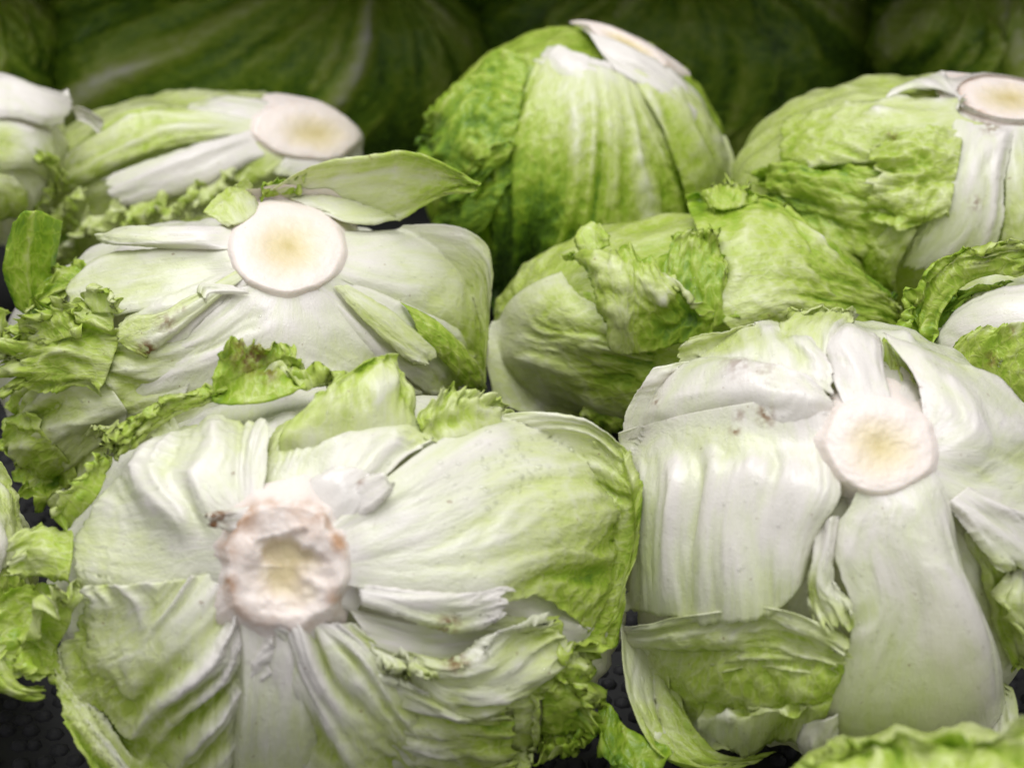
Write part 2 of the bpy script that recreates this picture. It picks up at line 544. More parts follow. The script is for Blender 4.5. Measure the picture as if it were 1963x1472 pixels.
        nxt = np.roll(loop, -1)
        F3 = np.stack([nxt, loop, loop + n, nxt + n], -1)
        # make the outer skin face outwards
        chk = np.sum(np.cross(P[1:, :-1] - P[:-1, :-1], P[:-1, 1:] - P[:-1, :-1]) * N[:-1, :-1])
        F = np.concatenate([F1, F2, F3])
        if chk > 0:
            F = F[:, ::-1]
        Vt = np.concatenate([P.reshape(-1, 3), Q.reshape(-1, 3)]) - s.origin
        uv = np.stack([ul * lu, vl * lv * 0.5, np.full_like(ul, seed * 0.013)], -1).reshape(-1, 3)
        uv[:, 0] += seed * 0.031
        o = mesh_obj(name, Vt, F, M_LEAF, s.root, {
            'green': ('FLOAT', np.tile(np.clip(ge, 0, 1).ravel(), 2)),
            'brown': ('FLOAT', np.tile(bw.ravel(), 2)),
            'leafuv': ('FLOAT_VECTOR', np.concatenate([uv, uv]))})
        if label:
            o['label'] = label
        s.skins.append((P.reshape(-1, 3), F1))
        return o

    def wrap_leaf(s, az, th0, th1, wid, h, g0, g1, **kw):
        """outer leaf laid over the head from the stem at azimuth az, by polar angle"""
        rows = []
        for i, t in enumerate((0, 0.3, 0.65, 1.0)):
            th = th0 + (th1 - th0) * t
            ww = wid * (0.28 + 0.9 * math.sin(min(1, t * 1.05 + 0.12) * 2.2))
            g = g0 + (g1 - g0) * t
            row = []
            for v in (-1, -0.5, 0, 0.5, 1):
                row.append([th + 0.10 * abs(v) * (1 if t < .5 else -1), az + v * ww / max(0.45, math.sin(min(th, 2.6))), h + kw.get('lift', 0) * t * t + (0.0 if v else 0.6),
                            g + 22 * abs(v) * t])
            rows.append(row)
        kw.pop('lift', None)
        return s.leaf(rows, polar=True, **kw)

    def stem(s, x, y, rx, ry, rot=0.0, hgt=6.0, dep=4.0, off=(0, 0), rag=0.05, broken=0.0, brn=0.3, wall=1.06, pinch=1.0, tiltx=0.0, tilty=0.0, collar=1.32, lip=0.0, flare=True):
        s.n += 1
        seed = s.seed * 40 + s.n * 3
        nr, na = 58, 130
        rho, ph = np.meshgrid(np.linspace(0, 1.0, nr), np.linspace(0, 2 * math.pi, na, endpoint=False), indexing='ij')
        c, sn = np.cos(ph), np.sin(ph)
        ir = 1 + rag * (1.3 * pn(c * 1.5, sn * 1.5, seed) + 0.35 * pn(c * 4, sn * 4, seed + 1) + 0.8 * np.abs(pn(c * 11, sn * 11, seed + 2)) * sstep(-.2, .4, pn(c * 2, sn * 2, seed + 3)))
        fk = 0.36 + 0.24 * pn(c * 1.6, sn * 1.6, seed + 50) + 0.05 * pn(c * 4, sn * 4, seed + 51)
        R = np.where(rho < 0.78, rho / 0.78, 1.0 + (rho - 0.78) / 0.22 * np.maximum(fk, .06))
        rr = R * ir
        a, b = rr * c * rx, rr * sn * ry
        cr, sr = math.cos(math.radians(rot)), math.sin(math.radians(rot))
        X = x + a * cr - b * sr
        Y = y + a * sr + b * cr
        q = np.hypot(R * c - off[0], R * sn - off[1])
        if lip:
            q = q + 0.16 * pn(X / 60, Y / 50, seed + 70) + 0.07 * pn(X / 24, Y / 22, seed + 71)
        up = sstep(0.1, -0.6, sn) * lip
        bowl = -dep * (1 - sstep(0.0, 0.84, q)) * (1 - up) - dep * (1 - sstep(0.42, 0.64, q)) * up
        nz = pn(X / 30, Y / 30, seed + 4) * 0.5 + pn(X / 11, Y / 11, seed + 5) * 0.25
        h = hgt + bowl + 0.35 * nz + tiltx * R * c + tilty * R * sn
        if broken:
            h = h + broken * (0.7 * pn(X / 80, Y / 55, seed + 6) * sstep(.2, .7, R) - 0.6 * sstep(-0.1, 0.5, pn(X / 85, Y / 60, seed + 7)) * (1 - sstep(0.55, .95, R)))
            h = h + broken * 0.3 * sstep(.75, 1.0, R) * pn(c * 1.8, sn * 1.8, seed + 8)
        h = h - 0.6 * sstep(0.93, 1.0, np.minimum(R, 1))
        tf = np.clip((rho - 0.78) / 0.22, 0, 1)
        h = h - np.maximum(0, (hgt - 1.5)) * (tf ** 0.85)
        P = s.pix(X, Y, h / 1000.0, flare)
        pith = np.clip(np.where(lip > 0, 0.95 + bowl / max(dep, 1) * 0.72 + 0.1 * q, q * 1.05 + 0.05), 0, 1)
        bw = brn * sstep(0.7, 1.0, R) * (0.6 + 0.8 * pn(c * 3, sn * 3, seed + 9))
        bw = bw * (1 - 0.8 * sstep(1.0, 1.15, R))
        if broken:
            bw = bw + 0.10 * (1 - sstep(1.0, 1.2, R)) + 0.32 * sstep(0.2, -0.5, sn) * sstep(.40, .75, R) * (1 - sstep(1.0, 1.2, R))
        idx = np.arange(nr * na).reshape(nr, na)
        nx = np.roll(idx, -1, 1)
        F = s.orient(P.reshape(-1, 3), np.stack([idx[:-1], idx[1:], nx[1:], nx[:-1]], -1).reshape(-1, 4))
        if collar:
            s.collar(x, y, rx, ry, cr, sr, hgt, seed, collar)
        return mesh_obj('cut_stem', P.reshape(-1, 3) - s.origin, F, M_STEM, s.root,
                        {'pith': ('FLOAT', pith), 'brown': ('FLOAT', np.clip(bw, 0, 1))})

    def orient(s, V, F):
        n = np.cross(V[F[:, 1]] - V[F[:, 0]], V[F[:, 2]] - V[F[:, 0]])
        return F[:, ::-1] if np.sum(n * (V[F[:, 0]] - s.C)) < 0 else F

    def collar(s, x, y, rx, ry, cr, sr, hgt, seed, reach):
        """white leaf bases that run together round the stem"""
        nr, na = 26, 120
        t, ph = np.meshgrid(np.linspace(0, 1, nr), np.linspace(0, 2 * math.pi, na, endpoint=False), indexing='ij')
        c, sn = np.cos(ph), np.sin(ph)
        lob = 1 + 0.22 * pn(c * 1.6, sn * 1.6, seed + 40) + 0.06 * pn(c * 7, sn * 7, seed + 41)
        R = 0.97 + t * np.maximum(reach * lob - 0.97, .2)
        X = x + R * c * rx * cr - R * sn * ry * sr
        Y = y + R * c * rx * sr + R * sn * ry * cr
        ridge = pn(c * 4, sn * 4, seed + 42)
        h = 2.2 * (1 - t) ** 2.0 + 2.6 + 0.9 * ridge * t * (1 - t) * 3 - 3.5 * t ** 2.5
        P = s.pix(X, Y, h / 1000.0, False)
        idx = np.arange(nr * na).reshape(nr, na)
        nx = np.roll(idx, -1, 1)
        F = np.stack([idx[:-1], idx[1:], nx[1:], nx[:-1]], -1).reshape(-1, 4)
        F = s.orient(P.reshape(-1, 3), F)
        g = 0.03 + 0.07 * t + 0.05 * ridge
        uv = np.stack([t * reach * 0.016, ph * 0.025, t * 0 + seed * .01], -1).reshape(-1, 3)
        mesh_obj('leaf_base', P.reshape(-1, 3) - s.origin, F, M_LEAF, s.root,
                 {'green': ('FLOAT', np.clip(g, 0, 1)), 'brown': ('FLOAT', 0.25 * (1 - t) ** 4), 'leafuv': ('FLOAT_VECTOR', uv)})

    def drops(s, pts, tiny=0, region=None):
        pts = list(pts)
        r0 = random.Random(s.seed)
        for k in range(tiny):
            pts.append((r0.uniform(region[0], region[2]), r0.uniform(region[1], region[3]), r0.choice((.00020, .00025, .00032, .00042, .00055))))
        V = np.concatenate([v for v, f in s.skins])
        F, o = [], 0
        for v, f in s.skins:
            F.append(f + o); o += len(v)
        bv = BVHTree.FromPolygons(V.tolist(), np.concatenate(F).tolist())
        rs = random.Random(5)
        vs, fs = [], []
        for (x, y, rad) in pts:
            d = ray(x, y)
            hit = bv.ray_cast(Vector(CAM), Vector(d))
            if hit[0] is None:
                continue
            p, n = hit[0], hit[1]
            if n.dot(Vector(d)) > 0:
                n = -n
            t = n.orthogonal().normalized(); u = n.cross(t)
            b0 = len(vs)
            nl, na = (5, 12) if rad > .00038 else (3, 7)
            k1, k2 = rs.uniform(.85, 1.2), rs.uniform(.85, 1.2)
            for i in range(nl):
                a = math.pi / 2 * i / (nl - 1)
                for j in range(na):
                    f = 2 * math.pi * j / na
                    q = p + (t * (math.cos(f) * k1) + u * (math.sin(f) * k2)) * (rad * math.cos(a) if i < nl - 1 else 1e-6) + n * (rad * .40 * math.sin(a) - rad * 0.08)
                    vs.append(tuple(np.array(q) - s.origin))
            for i in range(nl - 1):
                for j in range(na):
                    k = (j + 1) % na
                    fs.append((b0 + i * na + j, b0 + i * na + k, b0 + (i + 1) * na + k, b0 + (i + 1) * na + j))
            fs.append(tuple(b0 + j for j in range(na))[::-1])
        if vs:
            o = mesh_obj('water_drops', vs, fs, M_WATER, s.root)
            o['kind'] = 'stuff'

# ------------------------------------------------------------------ the shelf they lie on
def box(name, x0, x1, y0, y1, z0, z1, mat, bev=0.004):
    import bmesh
    bm = bmesh.new()
    bmesh.ops.create_cube(bm, size=1)
    for v in bm.verts:
        v.co = ((x0 + x1) / 2 + v.co.x * (x1 - x0), (y0 + y1) / 2 + v.co.y * (y1 - y0), (z0 + z1) / 2 + v.co.z * (z1 - z0))
    bmesh.ops.bevel(bm, geom=bm.edges[:], offset=bev, segments=2, affect='EDGES')
    me = bpy.data.meshes.new(name)
    bm.to_mesh(me); bm.free()
    me.materials.append(mat)
    o = bpy.data.objects.new(name, me)
    COL.objects.link(o)
    return structure(o)


FLOOR = 0.022
box('shelf_floor', -0.9, 0.9, 0.12, 1.2, -0.04, FLOOR - 0.003, M_PANEL)
box('back_panel', -0.9, 0.9, 1.21, 1.24, -0.04, 0.55, M_PANEL)
box('shade_board', -0.9, 0.9, 0.84, 1.20, 0.182, 0.205, M_PANEL)  # unseen board, added overhead to keep lamp light off the back heads
box('shade_lip', -0.9, 0.9, 0.828, 0.838, 0.144, 0.215, M_PANEL, 0.002)  # added hanging edge, out of view, blocks ambient light from the back heads


def pebble_mat():
    # knobbly black rubber liner: rows of small domes
    rs = np.random.RandomState(3)
    vs, fs = [], []
    st = 0.0075
    nr, na = 3, 7
    xs = np.arange(-0.42, 0.42, st)
    ys = np.arange(0.20, 0.78, st)
    for j, yy in enumerate(ys):
        for i, xx in enumerate(xs):
            # only where the gaps between the heads show the liner
            if not ((yy < 0.66 and xx < -0.05) or (yy < 0.62)):
                continue
            x = xx + (st / 2 if j % 2 else 0) + rs.uniform(-.002, .002); y = yy + rs.uniform(-.002, .002)
            r = rs.uniform(.0026, .0034); hh = rs.uniform(.0018, .0032)
            b = len(vs)
            for k in range(nr):
                a = math.pi / 2 * k / nr
                for m in range(na):
                    t = 2 * math.pi * m / na
                    vs.append((x + r * math.cos(a) * math.cos(t), y + r * math.cos(a) * math.sin(t), FLOOR - 0.003 - .0004 + hh * math.sin(a)))
            vs.append((x, y, FLOOR - 0.003 + hh))
            for k in range(nr - 1):
                for m in range(na):
                    n = (m + 1) % na
                    fs.append((b + k * na + m, b + k * na + n, b + (k + 1) * na + n, b + (k + 1) * na + m))
            for m in range(na):
                fs.append((b + (nr - 1) * na + m, b + (nr - 1) * na + (m + 1) % na, b + nr * na))
    o = mesh_obj('rubber_liner', vs, fs, M_BLACK)
    o['kind'] = 'structure'


pebble_mat()

# ================================================================== A: front left head
A = Head('large pale lettuce at the front with a broken hollow brown-edged stem', 655, 1125, 560, 395, -3, .53, .060, (545, 1080), 0.18, 1, (112, 122))
A.leaf(['490,950,4,11 445,985,4,10 428,1040,2,13 420,1132,3,11', '520,800,5,19 400,900,6,13 330,1045,2,19 320,1165,2,13',
        '400,775,4,25 285,880,5,15 230,1045,1.5,21 225,1185,2,19', '300,825,1,31 195,930,2,19 140,1030,1,27 140,1150,2,35'],
       fold=3.0, nf=7, mode='s', skew=.9, puck=.2, jag=.03, gvar=.12, ribv=.55, env=(.1, .5), label='broad white leaf with a hollow rib')
A.leaf(['500,1150,4,8 590,1190,4,6 690,1195,4,14', '515,1290,1,14 610,1265,5,14 745,1260,5,28', '512,1400,0,24 640,1380,5,22 805,1370,4,40',
        '512,1500,-1,34 660,1490,4,32 850,1470,3,46', '512,1590,-2,44 680,1580,1,46 870,1560,1,54'],
       free=True, fold=3.2, nf=6, mode='s', skew=1.5, ribv=-1.0, puck=.4, jag=.03, gvar=.30, env=(.1, .6))
A.leaf(['150,1122,5.2,35 250,1120,5.2,27 330,1112,5.2,21 420,1098,4.2,13 480,1140,2.2,9 545,1180,1.2,9', '100,1195,3.2,39 200,1225,4.2,37 300,1235,5.2,31 410,1250,4.2,15 470,1285,2.2,13 530,1290,0.2,17',
        '88,1300,0.2,51 180,1335,4.2,47 290,1350,4.2,39 410,1370,3.2,29 470,1390,1.2,21 530,1400,-0.8,25', '125,1410,-1.8,59 200,1440,2.2,53 300,1465,3.2,45 410,1480,2.2,37 470,1500,-0.8,31 530,1510,-1.8,35',
        '190,1505,-2.8,63 260,1540,-0.8,57 330,1560,0.2,51 430,1575,0.2,47 480,1590,-1.8,41 530,1590,-2.8,45'],
       free=True, fold=5.0, nf=12, mode='s', skew=-1.1, ribv=-.35, puck=.3, jag=.06, jt=.3, gvar=.42, env=(-.5, .1), rib=0, label='lower left leaf with wavy green folds')
A.leaf(['440,1150,4,10 520,1188,4,6 610,1185,4,10', '452,1270,4,16 515,1290,3,12 602,1270,4,18', '450,1390,4.5,26 512,1405,2.5,18 602,1390,4.5,26', '440,1500,3.5,34 510,1515,1,26 612,1500,3,34', '430,1595,0,40 510,1600,-1,34 620,1595,0,40'],
       free=True, fold=1.0, nf=7, mode='r', skew=.1, puck=.1, crk=.3, jag=.01, gvar=.16, env=(0, .2), edgedrop=1.6, label='broad midrib running down from the stem')
A.leaf(['150,1112,4,40 132,1200,4,50 100,1260,2,60 112,1330,0,55', '125,1112,8,40 80,1190,9,58 62,1240,6,62 95,1300,3,60',
        '105,1140,12,34 40,1212,13,50 12,1285,11,50 55,1310,7,62'], fold=1, nf=5, puck=.6, frill=5, ff=7, jag=.08, label='frilled green leaf edge curling outward')
A.leaf(['700,950,4,11 690,1000,4,8 670,1060,4,8 668,1130,5,8', '800,865,3,18 830,935,6,12 830,1040,4,14 800,1150,6,14',
        '950,797,2,22 980,875,7,18 970,1010,5,26 940,1170,7,18', '1110,797,1,34 1120,875,6,26 1095,1020,5,44 1040,1150,5,36',
        '1190,855,0,48 1190,925,3,46 1165,1040,2,61 1110,1190,3,56', '1212,890,-2,56 1226,950,-2,61 1205,1060,-3,68 1140,1230,0,66'],
       fold=3.2, nf=8, mode='r', skew=1.0, puck=.25, jag=.02, gvar=.30, env=(.25, .8), label='wide leaf beaded with water drops')
rs = random.Random(2)
dp = []
for k in range(85):
    x, y = rs.gauss(1000, 70), rs.gauss(895, 34)
    dp.append((x, y, rs.choice((.0004, .0005, .0006, .0008, .0009))))
for k in range(60):
    dp.append((rs.uniform(850, 1200), rs.uniform(820, 1200), rs.choice((.0003, .0003, .0004, .0005))))
A.leaf(['1130,830,-3,40 1165,1000,-2,56 1150,1150,-2,56 1120,1230,0,58', '1190,850,-1,46 1210,1000,0,62 1185,1150,0,60 1150,1250,0,62', '1210,865,0,50 1232,940,0,54 1212,1080,0,56 1180,1240,0,62'], fold=1.6, nf=6, puck=.4, frill=2.5, ff=6, jag=.03, gvar=.2)
# leaves above the stem
A.leaf(['468,948,1.5,16 560,930,2,10 650,890,3,6 760,880,4,6', '485,880,1,38 560,860,2.5,24 690,830,4,14 840,840,4,20',
        '525,800,1,34 620,790,2,34 720,780,3,30 830,815,3,30'], fold=1.4, nf=8, puck=.4, jag=.04, gvar=.2)
A.leaf(['540,895,-1,26 640,890,-1,20 750,870,-1,16 815,860,-1,20', '535,830,5,44 640,800,7,40 740,770,8,34 808,780,5,30',
        '575,785,8,58 655,735,11,52 735,700,13,44 785,725,9,40', '610,755,9,60 675,708,13,62 740,678,15,56 772,690,12,50'],
       fold=1.8, nf=6, puck=.3, jag=.02, gvar=.2, frill=1.2, label='green flap standing up behind the stem')
A.leaf(['820,850,3,34 900,835,3,32 1000,805,3,28', '800,800,6,48 880,785,7,44 970,775,5,40', '825,755,8,44 885,742,9,48 950,768,6,44'],
       fold=1.8, nf=6, puck=.9, pf=8, frill=3, ff=9, jag=.06, gvar=.2)
A.leaf(['590,965,1,3 640,1020,1,3', '650,925,5,3 710,985,5,4', '715,905,8,5 750,945,8,8', '742,898,9,20 748,925,9,22'], free=True, fold=.5, nf=3, jag=.05, brown=[(690, 925, 12, 1)], label='short white leaf stub cut square')
A.leaf(['560,950,3,2 620,1000,4,2 680,1010,4,2', '600,905,5,3 660,935,6,2 720,950,5,3', '640,885,5,6 700,900,5,5 745,905,4,8'], free=True, fold=.6, nf=4, jag=.05)
# torn hollow right of and below the stem
A.leaf(['668,1165,1,10 690,1200,1,12 700,1240,2,10', '820,1190,-1,16 830,1230,-1,16 820,1280,2,18', '960,1180,-1,22 960,1230,-1,26 950,1290,2,30',
        '1090,1180,1,45 1085,1260,1,46 1050,1320,2,52'], free=True, fold=1.0, nf=5, puck=.2, jag=.02, gvar=.18)
A.leaf(['680,1110,4,5 690,1135,5,4 692,1165,5,8', '790,1120,5,6 790,1160,5.5,10 780,1195,5,28', '890,1110,5,6 885,1165,6,14 850,1220,5,40',
        '960,1100,5,8 955,1150,6.5,8 935,1210,6,10', '1005,1125,5,10 995,1155,6.5,8 960,1190,6,12'], free=True, fold=.9, nf=5, jag=.10, puck=.2, gvar=.1,
       brown=[(862, 1196, 22, 1.0), (840, 1212, 14, 1.0)], label='torn white flap with a brown tip')
A.leaf(['730,1255,3,26 780,1290,3,22 800,1340,2,26', '830,1262,6,34 860,1320,6,30 880,1380,3,40', '900,1235,5,24 960,1310,6,28 990,1350,4,55',
        '970,1190,6,12 1060,1260,5,40 1060,1320,3,58', '1080,1170,3,30 1110,1220,2,50 1110,1280,1,62'],
       fold=2.6, nf=7, puck=.6, frill=3, ff=8, jag=.06, gvar=.3, brown=[(870, 1265, 26, .9), (800, 1240, 14, .8)])
A.leaf(['640,1290,4,14 650,1380,3,16 640,1490,2,26', '760,1290,5,22 790,1390,4,22 800,1500,2,34', '880,1350,5,44 910,1410,5,45 910,1500,2,48',
        '990,1330,6,50 1010,1390,4,56 1000,1490,1,60'], fold=2.8, nf=7, puck=.4, frill=3, ff=7, jag=.06, gvar=.28)
A.leaf(['980,1330,4,40 985,1400,4,44 970,1470,1,40', '1020,1330,7,46 1030,1390,6,50 1010,1480,2,52', '1020,1345,8,40 1022,1400,8,42 1022,1420,6,44'],
       fold=1.2, nf=4, puck=.3, jag=.08)
A.leaf(['1020,1230,2,54 1040,1350,2,62 1020,1470,0,66', '1110,1215,5,58 1110,1350,6,66 1075,1460,2,70', '1172,1220,5,62 1168,1340,6,68 1130,1430,3,72'],
       fold=1.8, nf=5, puck=1.0, frill=6, ff=9, jag=.10, gvar=.2, label='dark green frilled leaf at the lower right')
A.leaf(['1030,1290,4,60 1040,1370,5,68 1030,1450,2,74', '1085,1290,9,60 1100,1370,9,72 1060,1450,5,74', '1120,1320,9,66 1130,1380,9,70 1100,1430,6,74'],
       fold=1.2, nf=5, puck=.8, frill=5, ff=8, jag=.12)
for (a, b, c) in (('760,1250', '800,1270', '790,1300'), ('700,1240', '760,1260', '720,1290')):
    A.leaf([a + ',4,18 ' + b + ',4,24', '%d,%d,8,24 %d,%d,8,40' % (int(a.split(',')[0]) + 30, int(a.split(',')[1]) + 35, int(b.split(',')[0]) + 40, int(b.split(',')[1]) + 20),
            c + ',9,30 %d,%d,9,45' % (int(c.split(',')[0]) + 50, int(c.split(',')[1]) + 5)], fold=1, nf=3, puck=.4, frill=3, ff=6, jag=.14)
# green rim behind the top edge and on the left
A.leaf(['200,900,-2,45 330,800,-2,45 480,755,-2,40 640,740,-2,40 800,760,-2,35', '180,880,2,56 310,785,3,56 470,742,4,52 640,728,4,48 800,745,2,45',
        '165,875,5,56 285,775,6,62 460,735,7,48 640,722,7,46 805,735,5,50'], fold=1.0, nf=10, puck=.6, frill=4, ff=16, jag=.10, gvar=.15, label='thin green frilled edge showing behind the white leaf')
A.leaf(['215,880,2,56 180,960,2,58 120,1010,2,49', '195,860,6,64 150,940,7,60 105,1000,6,54', '190,870,9,60 130,935,9,54 95,990,8,52'],
       fold=.8, nf=5, puck=.5, frill=4, ff=8, jag=.07)
A.leaf(['395,770,3,76 450,775,4,72 530,765,4,66 600,740,4,66', '405,715,8,76 465,705,9,62 530,700,9,60 585,690,8,66', '432,640,13,70 470,640,13,62 520,655,13,60 560,672,11,66'],
       fold=1.2, nf=6, puck=.5, frill=2.5, ff=9, jag=.07, gvar=.15, brown=[(480, 680, 42, .95), (515, 720, 22, .7)], label='triangular green leaf tip with a brown bruise')
A.leaf(['138,1010,3,54 138,1070,3,54 128,1130,3,48', '75,1000,8,48 70,1060,9,46 70,1120,7,46', '0,1040,9,44 5,1080,9,42 -5,1110,7,48'],
       fold=1, nf=5, puck=.4, frill=1.2, ff=8, jag=.08, label='flat mid green leaf at the left edge')
A.leaf(['130,1120,0,60 110,1220,0,60 120,1300,-2,60', '60,1110,2,64 50,1210,2,62 60,1310,0,62', '-10,1130,4,60 -20,1220,3,60 -10,1300,2,60'],
       fold=1.5, nf=6, puck=.3, frill=1, ff=7, jag=.06)
A.leaf(['20,1200,4,52 10,1250,5,52', '-10,1230,8,47 -20,1300,8,52', '40,1310,8,58 20,1330,8,62', '95,1310,4,62 90,1345,4,70'], fold=.8, nf=3, frill=2, ff=6, jag=.04)
A.stem(545, 1085, 116, 124, 0, hgt=8.0, dep=4.6, off=(.04, .10), rag=.10, broken=1.1, brn=1.0, wall=1.05, tilty=-1.5, lip=0.8)
A.leaf(['480,1015,7,6 470,990,8,6 490,965,8,6', '445,1022,9,8 435,990,10,8 445,970,10,8', '415,1018,10,8 405,995,13,8 405,978,12,8', '398,1012,10,12 394,992,14,12 390,980,13,12'], free=True, fold=.7, nf=4, puck=.6, jag=.10, brown=[(405, 995, 40, 1.1)], thick=1.0, name='stem_shred')
A.leaf(['500,1180,7,6 545,1195,6,6 590,1190,7,6', '510,1205,6,8 550,1215,5,8 585,1205,6,8', '540,1235,3,12 560,1228,3,12 580,1218,4,10'], free=True, fold=.5, nf=3, puck=.5, jag=.12, thick=1.0, name='stem_shred')

A.drops(dp, 420, (120, 760, 1210, 1440))

# ================================================================== B: front right head
B = Head('large white lettuce at the front right with a smooth round cut stem', 1605, 1030, 430, 425, 0, .55, .066, (1690, 850), 0.20, 2, (104, 90))
B.leaf(['1186,832,1,16 1290,798,5,10 1420,775,6,8 1520,762,6,6 1600,775,5,5', '1190,850,1,18 1290,830,3.5,18 1420,824,3,17 1520,832,3.5,10 1610,830,4,5',
        '1194,885,2,18 1285,868,3,18 1415,864,3.5,16 1520,874,4.5,8 1610,875,4,5', '1195,960,3,18 1270,935,5.5,12 1400,920,6.5,8 1510,930,7.5,5 1612,955,6,7',
        '1198,1060,2,24 1260,1050,4,18 1380,1040,6,12 1490,1035,6,9 1572,1020,5,12', '1188,1180,2,32 1270,1190,4,28 1370,1200,5,26 1480,1180,5,28 1545,1115,4,26'],
       fold=2.4, nf=12, mode='r', skew=-.2, puck=.15, jag=.008, gvar=.20, env=(.3, .6), brown=[(1470, 792, 26, .9), (1412, 828, 12, .9), (1420, 798, 14, .6)], label='white leaf with a hollow rib and long vertical folds')
B.leaf(['1190,850,0,16 1290,828,1,12 1420,815,1.5,10 1520,812,2,8 1605,812,2,8', '1200,800,3,16 1300,765,6.5,10 1420,752,8,8 1520,755,8,6 1600,770,6,7', '1222,750,2,18 1310,715,6.5,14 1420,705,8,10 1510,718,8,8 1590,748,6,8',
        '1252,706,1,24 1332,688,4,18 1432,690,6,14 1502,704,6.5,12 1572,734,6,12'], free=True, fold=1.6, nf=5, mode='s', skew=.5, puck=.4, jag=.012, gvar=.16,
       brown=[(1415, 700, 34, .45), (1470, 715, 22, .4), (1260, 770, 12, .8), (1470, 795, 22, .9), (1412, 815, 10, .9)], label='bulging white leaf with a tan bruise on its rim')
B.leaf(['1300,722,4,22 1420,715,5,14 1520,725,5.5,10 1605,757,5,8', '1288,684,3,30 1410,655,5.5,22 1510,650,6,16 1598,690,6,10', '1322,648,1,36 1410,622,3.5,30 1492,612,4,24 1575,645,4,16'],
       free=True, fold=1.4, nf=6, puck=.7, jag=.05, gvar=.22)
B.leaf(['1500,690,4,18 1560,700,4,14 1600,720,4,12', '1482,632,5,34 1560,640,5.5,24 1605,660,5,18', '1502,603,4,44 1580,602,4,38 1640,612,4,30', '1540,596,4,44 1600,583,4,40 1648,592,4,26'], free=True, fold=1.2, nf=5, puck=.7, frill=2, ff=8, jag=.08)
B.leaf(['1600,770,6,3 1660,760,6,3 1715,790,6,3', '1592,715,6,5 1645,700,7,4 1702,720,6,4', '1565,665,5,8 1630,645,7,6 1697,665,6,5', '1580,640,3,12 1635,625,4,10 1690,640,4,10'], fold=1, nf=5, puck=.1, jag=.02)
B.leaf(['1690,650,-1,50 1720,670,-1,52 1760,740,-1,55', '1710,760,-2,55 1750,760,-2,66 1795,800,-2,62', '1770,850,-1,45 1800,850,-1,55 1830,890,-1,55', '1800,900,2,24 1825,900,2,30 1840,930,2,30'],
       free=True, fold=2.4, nf=6, puck=1, frill=3, ff=9, gvar=.3, jag=.03, label='yellow green inner leaf seen through the slit')
B.leaf(['1788,800,6,8 1806,860,6,8 1830,915,5,8 1820,1000,5,8', '1748,715,7,9 1880,830,7,11 1900,930,5,15 1890,1015,5,11', '1706,655,7,11 1870,750,6,11 1990,910,4,19 1985,1020,4,13',
        '1690,622,4,17 1885,715,2,17 2060,850,0,25 2080,1000,0,25'], fold=1.2, nf=6, puck=.2, jag=.012, gvar=.15, label='smooth grey-white leaf right of the slit')
B.leaf(['1660,900,5,11 1700,900,6,10 1750,900,8,9 1790,890,6,10', '1628,965,5,11 1700,960,6,10 1775,960,8,9 1828,950,6,10', '1590,1040,5,12 1690,1040,6,10 1800,1050,9,8 1852,1060,4,16', '1630,1190,6,18 1730,1180,7,10 1845,1170,9,8 1895,1180,3,20',
        '1592,1320,6,16 1710,1320,6,18 1880,1310,8,10 1935,1300,1,28', '1560,1432,5,18 1690,1450,4,26 1890,1450,5,16 1958,1400,0,32'],
       fold=1.7, nf=5, skew=.6, puck=.2, jag=.02, gvar=.16, label='big smooth white leaf with a raised spine')
B.leaf(['1560,1010,4,8 1605,985,6,5', '1548,1070,5,16 1600,1060,7,8', '1540,1130,5,30 1600,1120,7,14', '1545,1180,6,34 1640,1165,8,30', '1580,1240,8,40 1655,1215,9,42'],
       fold=1.2, nf=4, puck=.4, frill=1.5, ff=8, jag=.09, gvar=.2)
B.leaf(['1182,1200,5,10 1192,1235,6,8 1215,1280,4,24', '1260,1186,5,24 1275,1230,4,40 1290,1290,4,44', '1360,1170,6,26 1365,1220,4,46 1370,1290,4,44', '1460,1163,7,26 1455,1215,4,46 1460,1285,5,42', '1560,1188,7,28 1550,1235,5,40 1540,1290,6,36', '1648,1245,8,34 1640,1275,8,38 1605,1305,8,40'],
       fold=3.0, nf=7, puck=.8, frill=1.5, ff=9, jag=.035, gvar=.28, label='yellow green leaf folded like a cup')
B.leaf(['1205,1235,3,39 1330,1235,3,47 1440,1235,3,51 1540,1250,4,53 1618,1240,6,57', '1212,1300,4,37 1320,1300,5,51 1430,1300,5,57 1530,1305,6,59 1622,1295,7,61',
        '1225,1360,5,39 1320,1355,5,51 1430,1355,5,55 1530,1350,6,57 1602,1335,6,59', '1240,1408,6,19 1330,1395,7.5,23 1430,1378,8.5,25 1510,1365,8.5,27 1590,1362,7,41',
        '1255,1445,4,37 1340,1448,4.5,41 1430,1440,5,41 1500,1438,4,41 1570,1425,4,43'],
       free=True, fold=3.2, nf=7, mode='r', puck=.7, frill=1.0, ff=8, jag=.02, gvar=.26)
B.leaf(['1180,1190,0,16 1230,1230,3,22 1290,1260,2,40', '1185,1290,0,24 1240,1320,3,30 1300,1330,2,45', '1215,1380,-1,34 1270,1400,1,40 1330,1400,1,50', '1260,1450,-2,45 1320,1460,0,48 1400,1450,0,50', '1340,1480,-3,50 1420,1475,-1,50 1500,1440,0,50'],
       fold=2.0, nf=6, puck=.2, jag=.02, gvar=.2)
B.leaf(['1530,1390,6,10 1570,1380,7,8 1605,1370,7,8', '1525,1430,6,12 1565,1435,8,8 1610,1420,8,8', '1545,1455,4,20 1580,1462,4,16 1620,1445,4,14'], fold=1.2, nf=3, puck=.3, frill=1.5, ff=5, jag=.03)
